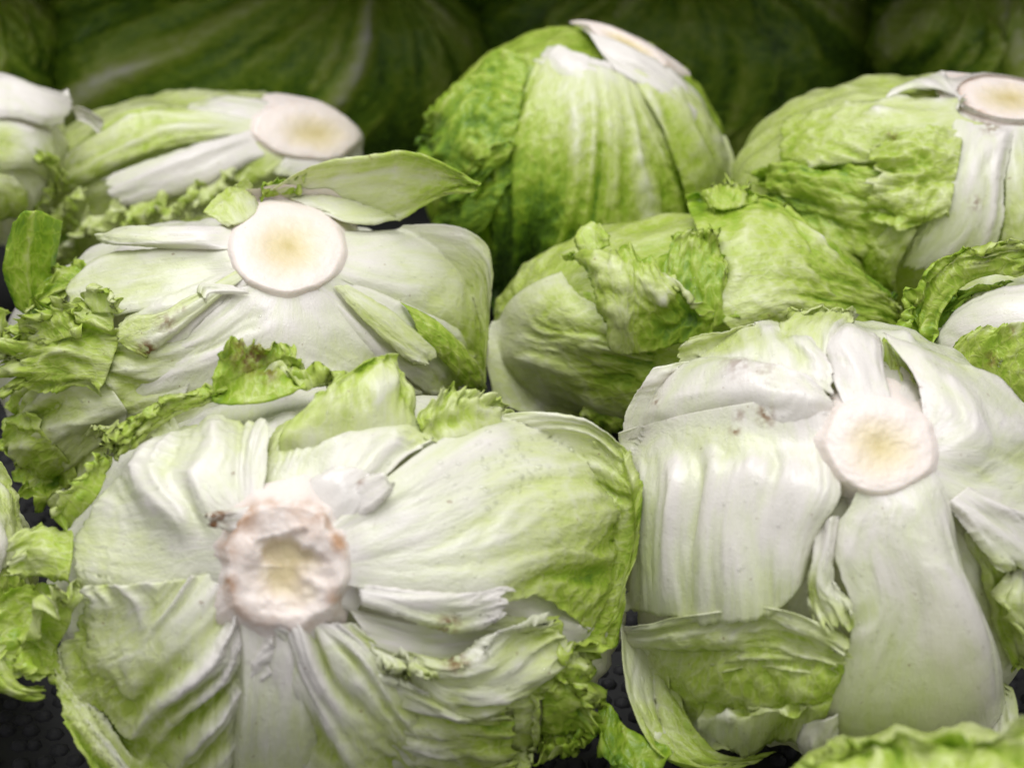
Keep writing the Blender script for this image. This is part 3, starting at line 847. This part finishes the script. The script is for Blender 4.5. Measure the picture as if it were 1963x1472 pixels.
B.leaf(['1815,965,5,4 1840,945,6,4 1860,930,5,4', '1850,1010,6,8 1905,990,7,6 1960,980,5,6', '1895,1070,7,22 1963,1050,7,12 2020,1030,4,12', '1925,1110,7,30 1990,1100,6,24 2050,1090,2,20'], fold=1.2, nf=5, puck=.4, frill=1.5, ff=8, jag=.07)
B.leaf(['1850,1020,0,26 1900,1010,0,30 1960,1010,0,35', '1880,1100,0,45 1930,1100,0,58 1990,1090,0,50', '1910,1200,0,34 1960,1200,0,45 2010,1190,-1,50', '1940,1300,-2,50 1980,1290,-2,60 2020,1280,-3,62'], fold=2, nf=6, puck=.8, frill=2, gvar=.25, brown=[(1895, 1045, 16, .8)])
B.leaf(['1940,1090,4,25 1985,1090,4,20', '1920,1150,7,35 1990,1150,6,28', '1945,1200,7,36 2000,1200,5,30', '1965,1260,4,45 2010,1260,3,45'], fold=1.2, nf=4, puck=.5, frill=3, jag=.08)
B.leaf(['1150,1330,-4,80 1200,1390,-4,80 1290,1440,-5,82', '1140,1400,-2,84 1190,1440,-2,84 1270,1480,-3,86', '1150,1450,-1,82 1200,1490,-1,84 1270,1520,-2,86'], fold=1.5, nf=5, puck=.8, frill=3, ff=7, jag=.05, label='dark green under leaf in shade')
B.stem(1688, 852, 106, 92, 12, hgt=7, dep=1.6, off=(.03, .05), rag=.035, brn=.08, wall=1.06)

B.drops([], 420, (1190, 620, 1960, 1440))

# ================================================================== C: middle left head
C = Head('pale lettuce in the second row with a clean pink-white stem facing up', 470, 702, 470, 300, 0, .665, .072, (550, 475), 0.16, 3, (108, 88))
C.leaf(['440,548,5,10 540,575,5,9 645,550,5,11', '350,650,5,12 520,665,5,10 720,640,4,16', '260,740,3,20 480,770,4,14 790,720,3,26', '180,830,1,40 450,890,1,26 860,800,1,40'],
       fold=1.8, nf=8, mode='s', skew=.7, puck=.2, jag=.02, gvar=.2, ribv=0.1, label='wide glossy white leaf below the stem')
C.leaf(['448,470,4.5,11 446,510,2.5,14 440,560,4.5,11', '330,470,5.5,13 310,530,1.5,23 300,585,4.5,15', '205,482,4.5,19 190,550,1.5,23 200,605,4.5,21', '135,530,2.5,33 125,570,1.5,27 150,612,2.5,33'], fold=.9, nf=4, puck=.1, jag=.02, gvar=.12, edgeg=.05)
C.leaf(['465,425,7,8 455,455,8,6 452,478,6,8', '330,428,8,14 330,452,9,10 330,478,6,14', '235,428,8,22 230,450,9,24 232,472,6,26', '182,452,6,34 184,458,6,36 190,468,5,36'], fold=1.2, nf=4, puck=.3, jag=.02, gvar=.2, label='narrow white leaf pointing left')
C.leaf(['435,432,8,26 468,424,8,24 505,398,7,22', '400,412,10,44 445,386,10,40 492,366,9,36', '383,400,11,46 430,360,11,46 472,340,10,48'], free=True, fold=.7, nf=4, puck=.3, jag=.05, label='thin grey green flap beside the stem')
C.leaf(['400,538,6,30 408,556,6,26 398,580,6,22', '312,590,9,36 315,618,9,32 345,640,7,28', '252,602,9,36 255,642,9,34 292,678,8,34', '215,622,7,42 222,655,8,44 278,695,8,46'], fold=.9, nf=4, puck=.2, jag=.06,
       brown=[(320, 620, 22, .7), (345, 592, 12, .8), (282, 672, 22, 1.1), (272, 690, 14, 1.2)], label='pale yellow torn leaf with brown edge')
C.leaf(['215,585,4,50 215,645,4,48 180,705,3,46', '140,560,7,54 130,640,7,50 100,700,6,50', '60,600,8,56 55,650,9,54 40,695,8,50', '15,640,8,55 5,675,9,48 0,705,8,45'], fold=1.6, nf=6, puck=.7, frill=5, ff=9, jag=.08, gvar=.2)
C.leaf(['160,600,6,46 200,600,6,44 235,600,6,42', '150,560,9,52 195,560,9,48 228,580,9,42', '180,540,10,50 210,560,11,46 225,600,10,42'], fold=1, nf=4, puck=.4, frill=3.5, ff=7, jag=.07)
C.leaf(['130,640,6,52 75,660,6,52 20,690,6,48', '110,600,9,58 60,640,10,56 5,680,9,50', '80,590,10,62 40,640,11,58 -5,665,10,55'], fold=1, nf=5, puck=.5, frill=5, ff=9, jag=.10, label='frilled light green edge at the left')
C.leaf(['190,520,0,62 150,540,0,62 120,560,0,62', '150,490,3,66 110,540,3,70 60,600,3,66', '110,500,5,64 70,560,5,70 30,620,5,72'], fold=1, nf=5, puck=.8, frill=4, ff=9, jag=.10)
C.leaf(['160,690,4,39 240,780,4,19 225,835,3,25', '70,720,6,31 155,805,6,25 200,880,3,41', '20,770,4,45 90,850,5,35 150,940,2,50', '5,820,1,61 35,910,1,53 110,990,0,61'], fold=5.0, nf=7, puck=.8, skew=.4, gvar=.28, jag=.02, frill=1, label='lower lobe with deep pale folds')
C.leaf(['390,640,4,14 375,700,4,12 345,785,3,18', '300,655,5,30 280,720,4,26 255,795,3,34', '215,655,5,44 200,720,4,44 185,790,3,48', '160,680,3,50 150,730,3,50 150,770,2,52'], fold=2.4, nf=7, puck=1.0, crk=1.3, gvar=.25, jag=.03, label='yellow green pocketed leaf left of the white one')
C.leaf(['60,640,0,64 140,690,0,56 250,720,0,34', '30,720,-1,64 120,760,-1,50 230,800,-1,36', '5,780,-2,66 80,850,-2,60 170,900,-2,50'], fold=3.5, nf=6, puck=.8, gvar=.25)
C.leaf(['160,830,4,36 190,845,4,34', '170,815,7,40 225,818,7,44', '180,825,8,50 260,836,8,55'], fold=.8, nf=4, frill=2, jag=.06)
C.leaf(['650,440,5,11 668,490,6,11 660,545,5,11', '760,434,7,13 775,500,7,17 745,575,5,19', '870,434,7,17 885,510,6,25 830,625,4,39', '930,470,5,23 930,560,3,39 905,680,2,55', '945,530,2,29 938,640,0,50 930,745,-1,65'], fold=1.2, nf=6, puck=.1, jag=.012, gvar=.18, env=(.3, 1), label='smooth wide pale leaf right of the stem')
C.leaf(['640,545,7,26 655,548,7,24 668,545,7,24', '695,610,8,36 725,605,8,30 760,595,7,36', '765,680,8,36 800,670,9,30 835,660,8,34', '800,705,8,40 825,700,8,38 840,690,8,40'], free=True, fold=.8, nf=4, puck=.3, jag=.06)
C.leaf(['770,575,7,60 795,620,7,64 805,655,7,60', '845,610,9,64 855,655,10,66 855,700,8,64', '900,680,8,66 905,710,9,68 890,740,7,66', '930,748,4,70 930,755,4,70 915,765,4,70'], fold=.9, nf=4, puck=.5, jag=.03, gvar=.15, label='bright green leaf folded over the right side')
C.leaf(['515,355,6,34 560,385,7,20 615,405,7,16', '600,312,9,36 625,365,10,24 665,428,8,22', '700,295,11,42 725,355,11,30 755,428,9,34', '790,285,13,58 815,345,12,46 812,400,10,55', '865,318,14,66 872,345,14,60 862,372,12,60', '925,353,14,64 926,356,14,62 921,361,14,62'],
       free=True, fold=1.2, nf=5, puck=.3, frill=1.2, ff=8, jag=.025, gvar=.2, label='green leaf with a pointed tip behind the stem')
C.leaf(['495,380,2,74 530,375,2,74 580,370,2,72', '500,350,5,76 540,345,5,76 590,325,4,70'], free=True, fold=.8, nf=4, puck=.5, frill=2, jag=.06)
C.leaf(['440,545,7,5 480,560,7,4', '385,540,8,22 410,565,8,12', '375,560,9,28 395,580,9,22'], free=True, fold=.5, nf=3, jag=.05)
C.leaf(['125,430,-2,76 60,400,-2,80 25,430,-2,84', '110,520,2,84 50,515,3,72 5,515,0,86', '115,600,0,80 65,610,0,82 35,600,-2,86'], fold=.8, nf=4, puck=.2, jag=.02, rib=2.0, ribv=0, label='dark green outer leaf with a pale rib')
C.leaf(['25,600,0,56 0,590,0,58 -30,580,0,58', '10,640,4,54 -5,650,4,52 -30,650,3,55', '0,720,5,60 -20,720,5,60 -40,720,4,60'], fold=1, nf=4, frill=3, jag=.1)
C.leaf(['655,530,3.5,8 650,560,3.5,8 630,585,3.5,8', '765,560,4,18 740,625,4,14 690,665,4,12', '865,600,3,36 840,685,3,30 790,735,3,26', '925,660,1,52 900,735,1,50 850,785,1,45'], fold=1.4, nf=6, puck=.3, gvar=.2)
C.leaf(['440,520,3.5,8 440,545,3.5,8 452,565,3.5,8', '320,550,3.5,16 330,615,3.5,14 365,660,3.5,12', '228,600,3,34 240,670,3,32 285,735,3,26'], fold=1.4, nf=5, puck=.3, gvar=.2)
C.leaf(['235,620,8,46 215,690,8,46 190,760,7,48', '150,610,10,52 130,680,10,52 110,750,9,54', '70,620,12,58 50,690,12,56 40,760,11,58', '10,640,12,62 -10,700,12,58 -10,770,11,62'], fold=2.2, nf=5, puck=.8, frill=5, ff=9, jag=.07, gvar=.2, label='bright frilled leaf spreading to the left edge')
C.leaf(['170,640,11,52 120,650,12,54 70,670,12,54', '150,590,14,56 100,610,14,58 40,640,13,58', '130,560,15,60 80,590,15,62 15,620,14,60'], fold=1.2, nf=5, puck=.6, frill=6, ff=10, jag=.12, gvar=.2)
C.leaf(['60,790,5,54 110,860,5,52 160,920,3,56', '20,800,7,60 60,890,7,58 110,960,4,62', '-10,840,7,64 20,920,7,64 70,990,4,68'], fold=2.0, nf=5, puck=.7, frill=4, ff=8, jag=.06, gvar=.22)
C.stem(550, 472, 110, 90, 0, hgt=7.5, dep=2.2, off=(.02, .02), rag=.03, brn=.08, wall=1.05)

C.drops([], 320, (10, 400, 940, 900))

# ================================================================== D: back left head
D = Head('small pale lettuce in the third row, its pink stem turned to the right', 380, 365, 330, 195, 0, .83, .07, (590, 258), 0.40, 4, (100, 50))
D.leaf(['560,192,4,8 520,215,5,6 500,240,5,4', '450,178,4,12 435,205,5,10 425,228,5,8', '365,188,2,22 355,210,4,16 345,232,4,14'], fold=.8, nf=4, puck=.2, jag=.02)
D.leaf(['490,222,5,15 485,235,5,15 480,255,5,17', '355,200,5,39 345,235,6,27 340,275,5,47', '250,212,5,49 240,255,6,25 230,318,4,51', '150,268,3,49 140,310,4,35 130,365,3,51', '100,330,0,55 95,355,1,51 92,395,0,55'], fold=2.2, nf=6, puck=.5, jag=.03, gvar=.28, frill=1)
D.leaf(['490,240,7,3 490,265,8,3 500,300,7,3', '380,268,7,8 390,305,9,3 425,350,7,6', '270,305,6,14 285,345,9,5 315,388,7,10', '172,350,4,16 195,380,7,8 225,410,6,14'], fold=.8, nf=6, puck=.1, jag=.05, rib=1.5, ribv=-.25, label='long white rib leaf running left from the stem')
D.leaf(['500,260,6,30 520,300,6,34 540,335,6,34', '455,285,5,46 480,320,5,50 500,350,5,48', '420,320,5,48 440,345,5,52 460,370,5,55'], fold=1, nf=4, puck=.5, jag=.05)
D.leaf(['560,270,7,4 640,300,7,5 690,300,6,6', '540,300,7,10 600,330,7,8 660,335,6,12', '520,335,6,24 570,350,6,24 620,350,6,26'], fold=.8, nf=4, jag=.05)
for i, t in enumerate((('440,340', '400,372', '360,382'), ('370,352', '340,400', '300,420'), ('310,385', '270,410', '225,420'), ('220,395', '190,430', '150,440'),
                       ('150,370', '110,410', '80,430'), ('110,330', '80,380', '60,410'), ('170,420', '130,470', '100,500'), ('440,395', '400,415', '350,425'))):
    p = [tuple(float(v) for v in q.split(',')) for q in t]
    rows = []
    for k, (dx, dy, h, g) in enumerate(((12, -22, 8, 36 + 5 * (i % 3)), (0, 0, 13, 44 + 6 * (i % 3)), (-6, 24, 16, 48 + 8 * (i % 3)))):
        rows.append([[x + dx, y + dy, h, g - 6 * (j == 1)] for j, (x, y) in enumerate(p)])
    D.leaf(rows, fold=1.4, nf=5, puck=.9, frill=4.5, ff=8, jag=.10, gvar=.2)
D.leaf(['60,390,-2,72 50,440,-2,74 60,500,-2,78', '110,400,2,66 100,470,2,70 100,540,0,74', '170,430,2,64 160,490,2,66 150,540,0,70'], fold=1.2, nf=5, puck=.8, frill=3, jag=.06)
D.stem(588, 252, 102, 54, 8, hgt=8, dep=2.0, off=(.15, .02), rag=.05, brn=.25, wall=1.1, flare=False)

# ================================================================== E: upright green head at the back
E = Head('upright green lettuce at the back standing with its white stem on top', 1105, 335, 300, 285, 0, .80, .068, (1200, 70), 0.66, 5, gk=1.0)
E.leaf(['1030,105,4,35 1100,120,5,23 1180,140,5,23 1255,200,4,31', '965,240,4,67 1080,260,6,51 1200,270,6,45 1310,300,4,47', '935,400,3,85 1060,420,5,77 1190,430,6,49 1335,420,3,53',
        '930,540,0,93 1030,560,2,83 1150,550,3,65 1340,520,0,61', '960,640,-3,97 1050,650,-1,87 1150,650,0,75 1300,620,-2,69'], fold=4.2, nf=15, mode='r', skew=-.3, puck=.7, jag=.02, gvar=.46, env=(.05, .4), label='large green leaf with fanning pale ribs')
E.leaf(['1190,110,5,16 1245,110,5,11 1290,130,4,14', '1255,220,6,42 1320,200,5,36 1352,195,2,26', '1305,330,5,56 1372,300,3,42 1400,290,0,28', '1330,450,3,62 1390,400,1,52 1412,370,-2,36'], fold=1.8, nf=6, puck=.4, jag=.02, gvar=.24)
E.leaf(['1015,100,5,62 1000,190,5,70 985,290,4,74', '925,105,6,66 905,200,7,74 930,340,6,80', '855,175,5,72 845,275,7,80 895,385,6,84', '812,230,1,76 800,300,3,80 850,400,2,86'], fold=2.6, nf=8, puck=1.6, pf=6, frill=4, ff=8, jag=.05, gvar=.25, label='dark crinkled leaf on the left side')
E.leaf(['990,270,7,74 975,300,7,76 960,330,6,78', '960,270,9,66 940,310,9,74 930,350,8,80', '905,300,9,78 895,345,9,80 900,400,7,84'], fold=1.8, nf=5, puck=1.2, frill=4, jag=.06)
E.leaf(['985,330,6,78 940,420,6,84 880,500,4,86', '920,330,5,84 880,430,5,84 850,520,2,88', '860,360,2,80 830,430,1,84 820,520,-1,88'], fold=2, nf=6, puck=.9, frill=3, gvar=.2, jag=.05)
E.leaf(['1015,112,3,22 1060,135,4,18 1110,165,4.5,18 1180,190,4,18', '1030,95,4,8 1080,112,5,6 1125,135,5.5,6 1195,150,5,8', '1050,82,3.5,5 1095,92,5,3 1140,110,5,3 1200,120,4,4'], free=True, fold=.8, nf=5, jag=.06, puck=.2)
E.leaf(['1120,52,4,4 1150,95,5,4 1190,150,4,8', '1180,70,5,3 1220,130,6,3 1255,190,5,12', '1255,110,5,4 1295,170,6,4 1315,235,5,14', '1300,150,3,8 1338,215,3,10 1352,285,2,22'], fold=1.2, nf=6, jag=.03, puck=.3, label='white leaf base under the stem')
E.stem(1205, 85, 88, 17, 27, hgt=5, dep=1.5, rag=.05, brn=.5, wall=1.1, collar=0, flare=False)

# ================================================================== F: small folded head in the middle
F = Head('small bright green lettuce in the middle with a crumpled leaf folded over it', 1330, 625, 395, 225, 3, .69, .065, (1030, 600), 0.52, 6, gk=1.0)
F.leaf(['1075,515,2,25 965,585,2,24 932,680,0,27 950,770,-2,33', '1110,560,3,39 1040,625,4,35 1030,700,4,33 1050,800,1,41', '1180,600,2,61 1140,660,4,51 1160,735,4,53 1170,810,1,49',
        '1270,650,1,74 1260,690,3,65 1270,745,3,67 1290,800,0,64'], fold=3.2, nf=7, mode='r', puck=.2, jag=.015, gvar=.42, env=(.1, .5), label='round white green leaf with flowing folds')
F.leaf(['1160,665,8,54 1195,680,10,42 1225,680,9,54 1280,665,6,72 1330,650,7,68 1372,640,8,64', '1145,615,12,64 1190,620,17,36 1220,620,15,50 1290,615,7,86 1340,605,9,82 1368,610,11,56',
        '1125,565,13,68 1180,560,20,38 1220,565,17,56 1265,570,16,48 1310,560,13,74 1345,580,13,54', '1108,525,13,70 1170,510,21,40 1210,505,18,60 1245,525,18,56 1285,540,16,42 1320,555,14,52',
        '1085,492,13,60 1155,468,18,52 1195,465,17,62 1232,480,16,66 1255,505,15,64 1285,530,14,58'], fold=2.6, nf=7, puck=1.5, crk=1.2, frill=2.0, ff=9, jag=.03, gvar=.22, label='crumpled yellow green leaf folded over the top')
F.leaf(['1060,570,3,44 1100,560,2,50 1140,560,3,58', '1055,610,3,40 1100,610,0,58 1155,610,4,62', '1065,650,4,26 1110,660,2,46 1165,655,5,56'], fold=1.2, nf=6, puck=.6, gvar=.25, label='olive hollow behind the folded leaf')
F.leaf(['1110,490,10,57 1140,480,11,57 1170,470,11,57', '1095,455,12,53 1130,440,13,51 1170,450,13,55', '1120,430,13,51 1140,424,13,51 1155,432,13,53'], fold=.8, nf=3, puck=.3, jag=.05)
F.leaf(['1080,500,10,63 1100,500,10,61', '1070,490,13,59 1100,478,13,59'], fold=.5, nf=3, jag=.12)
F.leaf(['1260,640,4,63 1340,640,5,65 1430,600,5,67', '1250,560,6,61 1330,540,7,63 1410,520,7,67', '1270,470,9,63 1330,460,10,57 1390,470,9,65', '1290,440,11,65 1340,430,12,59 1375,435,11,63'], fold=2.0, nf=6, puck=1.1, frill=4, ff=9, jag=.08, gvar=.22, label='darker green frilled fold')
F.leaf(['1310,370,5,75 1345,470,4,55 1370,590,4,43 1440,670,4,45', '1440,355,7,77 1490,450,8,50 1500,560,8,35 1520,650,4,55', '1570,440,6,75 1600,510,7,55 1610,580,6,57 1600,650,3,65',
        '1680,530,3,71 1700,570,4,65 1710,610,3,67 1690,670,1,71', '1728,600,0,67 1735,630,0,67 1735,660,-1,71 1710,700,-2,75'], fold=3.4, nf=9, mode='r', skew=.3, puck=1.1, crk=1.4, jag=.04, gvar=.42, frill=1.5, label='green and white streaked leaf on the right')
F.leaf(['1350,400,8,57 1400,400,9,57 1450,390,8,57', '1340,370,11,59 1395,360,12,59 1450,365,10,61', '1360,350,12,57 1400,342,13,57 1440,350,11,59'], fold=1.2, nf=5, puck=1, frill=4, ff=10, jag=.10)
F.leaf(['1100,770,2,62 1150,780,2,67 1220,790,2,73', '1110,800,5,67 1160,810,5,73 1215,815,4,77', '1120,830,4,73 1165,840,4,77 1220,840,3,81'], fold=1.2, nf=4, puck=.8, frill=3.5, jag=.08)

F.drops([], 120, (940, 430, 1720, 800))

# ================================================================== G: back right head
G = Head('broad lettuce at the back right with a browned stem by the picture edge', 1800, 400, 400, 250, -4, .75, .075, (1935, 205), 0.45, 7, (105, 36), gk=.92)
G.leaf(['1815,195,6,12 1880,225,7,8 1960,245,6,10', '1800,300,5,26 1862,305,7.5,12 1938,300,6,14', '1765,410,4,36 1845,420,7,16 1930,420,5.5,18', '1670,545,1,46 1780,530,4,28 1915,500,2.5,26'], fold=1.0, nf=5, puck=.1, jag=.05, rib=1.2, ribv=.7, gvar=.15, brown=[(1885, 205, 34, .9), (1900, 240, 22, .7), (1870, 390, 16, .6)], label='white rib leaf with brown stains')
G.leaf(['1925,240,6,6 1980,240,5,10 2040,240,3,14', '1930,330,6,14 1990,330,5,34 2060,330,2,40', '1925,430,5,26 1990,440,4,45 2060,440,1,50', '1910,510,2,40 1980,520,2,50 2050,510,0,55'], fold=1.5, nf=5, puck=.5, gvar=.25)
G.leaf(['1805,170,4,12 1805,225,6,26 1815,290,6,42', '1690,185,4,32 1690,240,6,42 1705,310,5,50', '1580,205,3,42 1570,260,5,48 1590,320,5,54', '1500,222,0,50 1488,290,1,56 1512,340,2,64'], fold=2.4, nf=9, mode='s', skew=.2, puck=.6, gvar=.28, jag=.03, label='yellow green leaf with close pale ribs')
G.leaf(['1850,240,8,34 1835,330,9,44 1815,430,8,42', '1760,235,9,46 1755,330,10,52 1740,440,9,48', '1660,270,7,48 1650,340,8,56 1650,430,7,58'], fold=2.8, nf=7, puck=1.8, crk=1.5, pf=7, frill=2, gvar=.22, jag=.06, brown=[(1712, 255, 10, 1)])
G.leaf(['1730,330,5,55 1745,420,5,48 1705,530,4,50', '1600,295,6,64 1615,400,7,60 1650,510,5,60', '1500,300,5,68 1510,375,6,68 1580,460,4,66', '1412,330,2,66 1450,365,3,70 1520,410,2,74'], fold=3.6, nf=7, puck=1.2, crk=1.4, frill=3, ff=7, gvar=.25, jag=.05, label='green leaf covering the left side')
G.leaf(['1700,420,6,48 1760,440,6,42', '1650,500,7,58 1720,520,7,48', '1660,570,3,62 1720,580,3,50'], fold=1.4, nf=4, puck=.5)
G.leaf(['1820,180,3,10 1830,190,4,6 1850,200,5,6', '1750,165,3,14 1770,155,3,10 1820,145,3,10', '1690,190,1,18 1730,165,0,16 1800,142,0,14'], fold=.6, nf=3, jag=.02)
G.stem(1938, 185, 108, 44, 6, hgt=3.5, dep=2.0, off=(0, .1), rag=.06, brn=1.0, wall=1.1, flare=False)

# ================================================================== H: right edge head under a frilled hood
H = Head('lettuce at the right edge with a dark frilled leaf arched over a white heart', 2010, 690, 280, 220, 0, .63, .065, (2050, 560), 0.30, 8, gk=.9)
H.leaf(['2080,540,4,4 2060,640,4,4 2050,740,4,6', '1920,540,3,10 1920,640,4,4 1920,740,3,10', '1830,590,0,14 1815,660,1,8 1830,760,0,18', '1790,640,-4,20 1785,700,-4,14 1800,780,-4,26'], fold=.8, nf=5, puck=.1, gvar=.12)
H.leaf(['1830,820,3,54 1900,850,4,54 2000,870,4,54', '1808,735,4,60 1885,745,6,59 2000,750,6,56', '1800,690,5,62 1870,670,8,60 2000,650,8,58', '1850,640,7,59 1910,615,9,56 2010,590,9,54'], fold=1.6, nf=10, mode='r', puck=.7, jag=.06, frill=1.5, ff=10, gvar=.22, brown=[(1900, 690, 20, .7), (1940, 640, 12, .8), (1905, 735, 14, .6)], label='light green leaf with a jagged upper edge')
H.leaf(['1795,690,1,72 1800,610,2,72 1845,550,3,66 1915,525,4,58 2010,525,4,48', '1745,680,5,72 1755,590,7,70 1820,515,9,58 1905,490,10,54 2010,490,10,48', '1735,650,8,74 1745,570,11,68 1805,490,13,62 1895,462,14,54 2010,452,13,48'], fold=2.0, nf=14, mode='s', puck=1, frill=4, ff=14, jag=.06, gvar=.25, label='dark frilled hood leaf')
H.leaf(['1830,600,-2,84 1870,560,-1,80 1950,540,0,70', '1790,660,-2,88 1800,600,-1,86 1860,550,0,80', '1760,690,0,88 1770,610,2,86 1820,560,2,80'], fold=1.5, nf=6, puck=.8, frill=4, jag=.06)

rs = random.Random(4)
H.drops([(rs.uniform(1880, 1963), rs.uniform(680, 800), rs.choice((.0004, .0006, .0008))) for k in range(22)])

# ================================================================== I, J, L: heads cut by the frame
I = Head('whitish lettuce at the left edge behind, with a cut leaf stalk sticking out', -30, 310, 165, 165, 0, .81, .06, (-40, 190), 0.26, 9)
I.leaf(['-60,150,4,6 -60,190,5,6 -60,235,5,8', '0,130,6,4 20,170,8,4 20,225,7,8', '65,152,8,6 80,190,10,4 85,240,9,8', '138,178,9,6 142,205,10,6 122,240,9,10'], fold=.8, nf=4, jag=.02, label='white leaf stalk cut off square')
I.leaf(['-40,210,3,8 -10,260,4,40 0,330,4,30', '40,220,4,8 60,270,5,18 60,330,4,30', '95,240,2,10 110,290,2,24 100,350,1,34'], fold=1, nf=4, puck=.2, gvar=.2)
I.leaf(['-60,310,4,45 -20,330,5,30 30,340,5,30', '-60,370,4,50 0,380,5,45 60,380,4,44', '-60,430,1,60 0,430,2,60 50,420,1,62'], fold=1, nf=4, puck=.4)
I.leaf(['135,200,2,10 150,230,3,8', '165,205,4,6 175,240,5,8', '200,225,3,8 195,262,3,12'], fold=.5, nf=3, jag=.03)
I.leaf(['70,310,4,50 100,330,4,52 110,370,3,56', '60,290,7,54 110,300,7,56 130,350,6,60'], fold=1, nf=4, puck=.7, frill=4, jag=.1)

J = Head('pale ribbed lettuce cut off by the left edge of the picture', -125, 1100, 195, 215, 0, .585, .06, (-150, 980), 0.30, 10)
J.leaf(['-80,890,2,20 -40,880,2,24 0,890,2,40', '-90,960,4,20 -20,950,5,20 35,945,3,46', '-90,1030,4,14 -10,1030,5,14 55,1010,2,40', '-90,1110,3,16 -10,1110,3,20 68,1060,0,40'], fold=2, nf=6, puck=.3, gvar=.25)
J.leaf(['-20,1080,2,40 20,1060,2,55 60,1040,1,62', '-30,1180,2,66 20,1180,2,72 50,1160,0,76', '-30,1290,0,76 10,1290,0,78 40,1280,-2,80'], fold=1.5, nf=5, puck=.5, frill=2)

Lh = Head('green leafed lettuce cut off by the lower right corner of the picture', 1850, 1690, 430, 290, 0, .47, .07, (1850, 1700), 0.45, 11)
Lh.leaf(['1500,1560,2,62 1680,1540,3,62 1850,1540,3,60 2050,1540,2,55', '1530,1490,3,62 1690,1460,5,56 1850,1460,5,58 2040,1440,4,55', '1560,1468,4,58 1690,1430,6,62 1850,1432,7,60 2000,1390,6,52', '1600,1458,5,56 1690,1416,7,66 1840,1415,8,58 1990,1370,7,50'],
        fold=2.0, nf=8, puck=.7, frill=4, ff=12, jag=.05, gvar=.25, label='frilled green leaf edge along the bottom')
Lh.leaf(['1540,1540,1,66 1620,1520,1,60', '1545,1475,3,60 1600,1470,3,60', '1560,1462,4,58 1610,1455,4,58'], fold=1, nf=3, puck=.5, frill=3, jag=.08)

# ================================================================== back heads: shade painted into leaf green, under the added shade board
K = Head('big ribbed lettuce, green darkened for shade, behind the small pink-stemmed lettuce at left', 490, 95, 440, 270, 0, 1.02, .08, (700, -60), 0.95, 12, gk=1.0)
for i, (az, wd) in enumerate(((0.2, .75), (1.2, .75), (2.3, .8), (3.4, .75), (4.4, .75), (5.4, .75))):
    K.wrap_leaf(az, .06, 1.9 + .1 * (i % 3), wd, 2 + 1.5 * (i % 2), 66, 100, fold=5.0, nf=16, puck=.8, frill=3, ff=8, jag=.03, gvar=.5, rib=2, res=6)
K2 = Head('lettuce, green darkened for shade, behind the upright green one', 1265, 60, 415, 300, 0, 1.05, .08, (1330, -120), 0.85, 13, gk=1.0)
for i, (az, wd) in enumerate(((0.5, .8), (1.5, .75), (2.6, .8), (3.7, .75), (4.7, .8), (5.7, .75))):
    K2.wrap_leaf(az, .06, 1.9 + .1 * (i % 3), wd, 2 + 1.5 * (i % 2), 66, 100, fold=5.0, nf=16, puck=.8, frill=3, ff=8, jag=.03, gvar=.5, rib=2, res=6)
K3 = Head('lettuce, green darkened for shade, at the top right corner', 1920, 80, 235, 190, 0, 1.02, .07, (1900, -60), 0.85, 14, gk=1.0)
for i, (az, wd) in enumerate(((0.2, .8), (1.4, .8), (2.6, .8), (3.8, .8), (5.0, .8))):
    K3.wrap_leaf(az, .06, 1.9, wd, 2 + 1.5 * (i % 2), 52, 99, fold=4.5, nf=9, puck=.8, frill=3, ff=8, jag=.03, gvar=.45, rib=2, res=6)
K4 = Head('lettuce, green darkened for shade, at the top left corner', -40, 80, 150, 160, 0, 1.01, .065, (-20, -40), 0.85, 15, gk=1.0)
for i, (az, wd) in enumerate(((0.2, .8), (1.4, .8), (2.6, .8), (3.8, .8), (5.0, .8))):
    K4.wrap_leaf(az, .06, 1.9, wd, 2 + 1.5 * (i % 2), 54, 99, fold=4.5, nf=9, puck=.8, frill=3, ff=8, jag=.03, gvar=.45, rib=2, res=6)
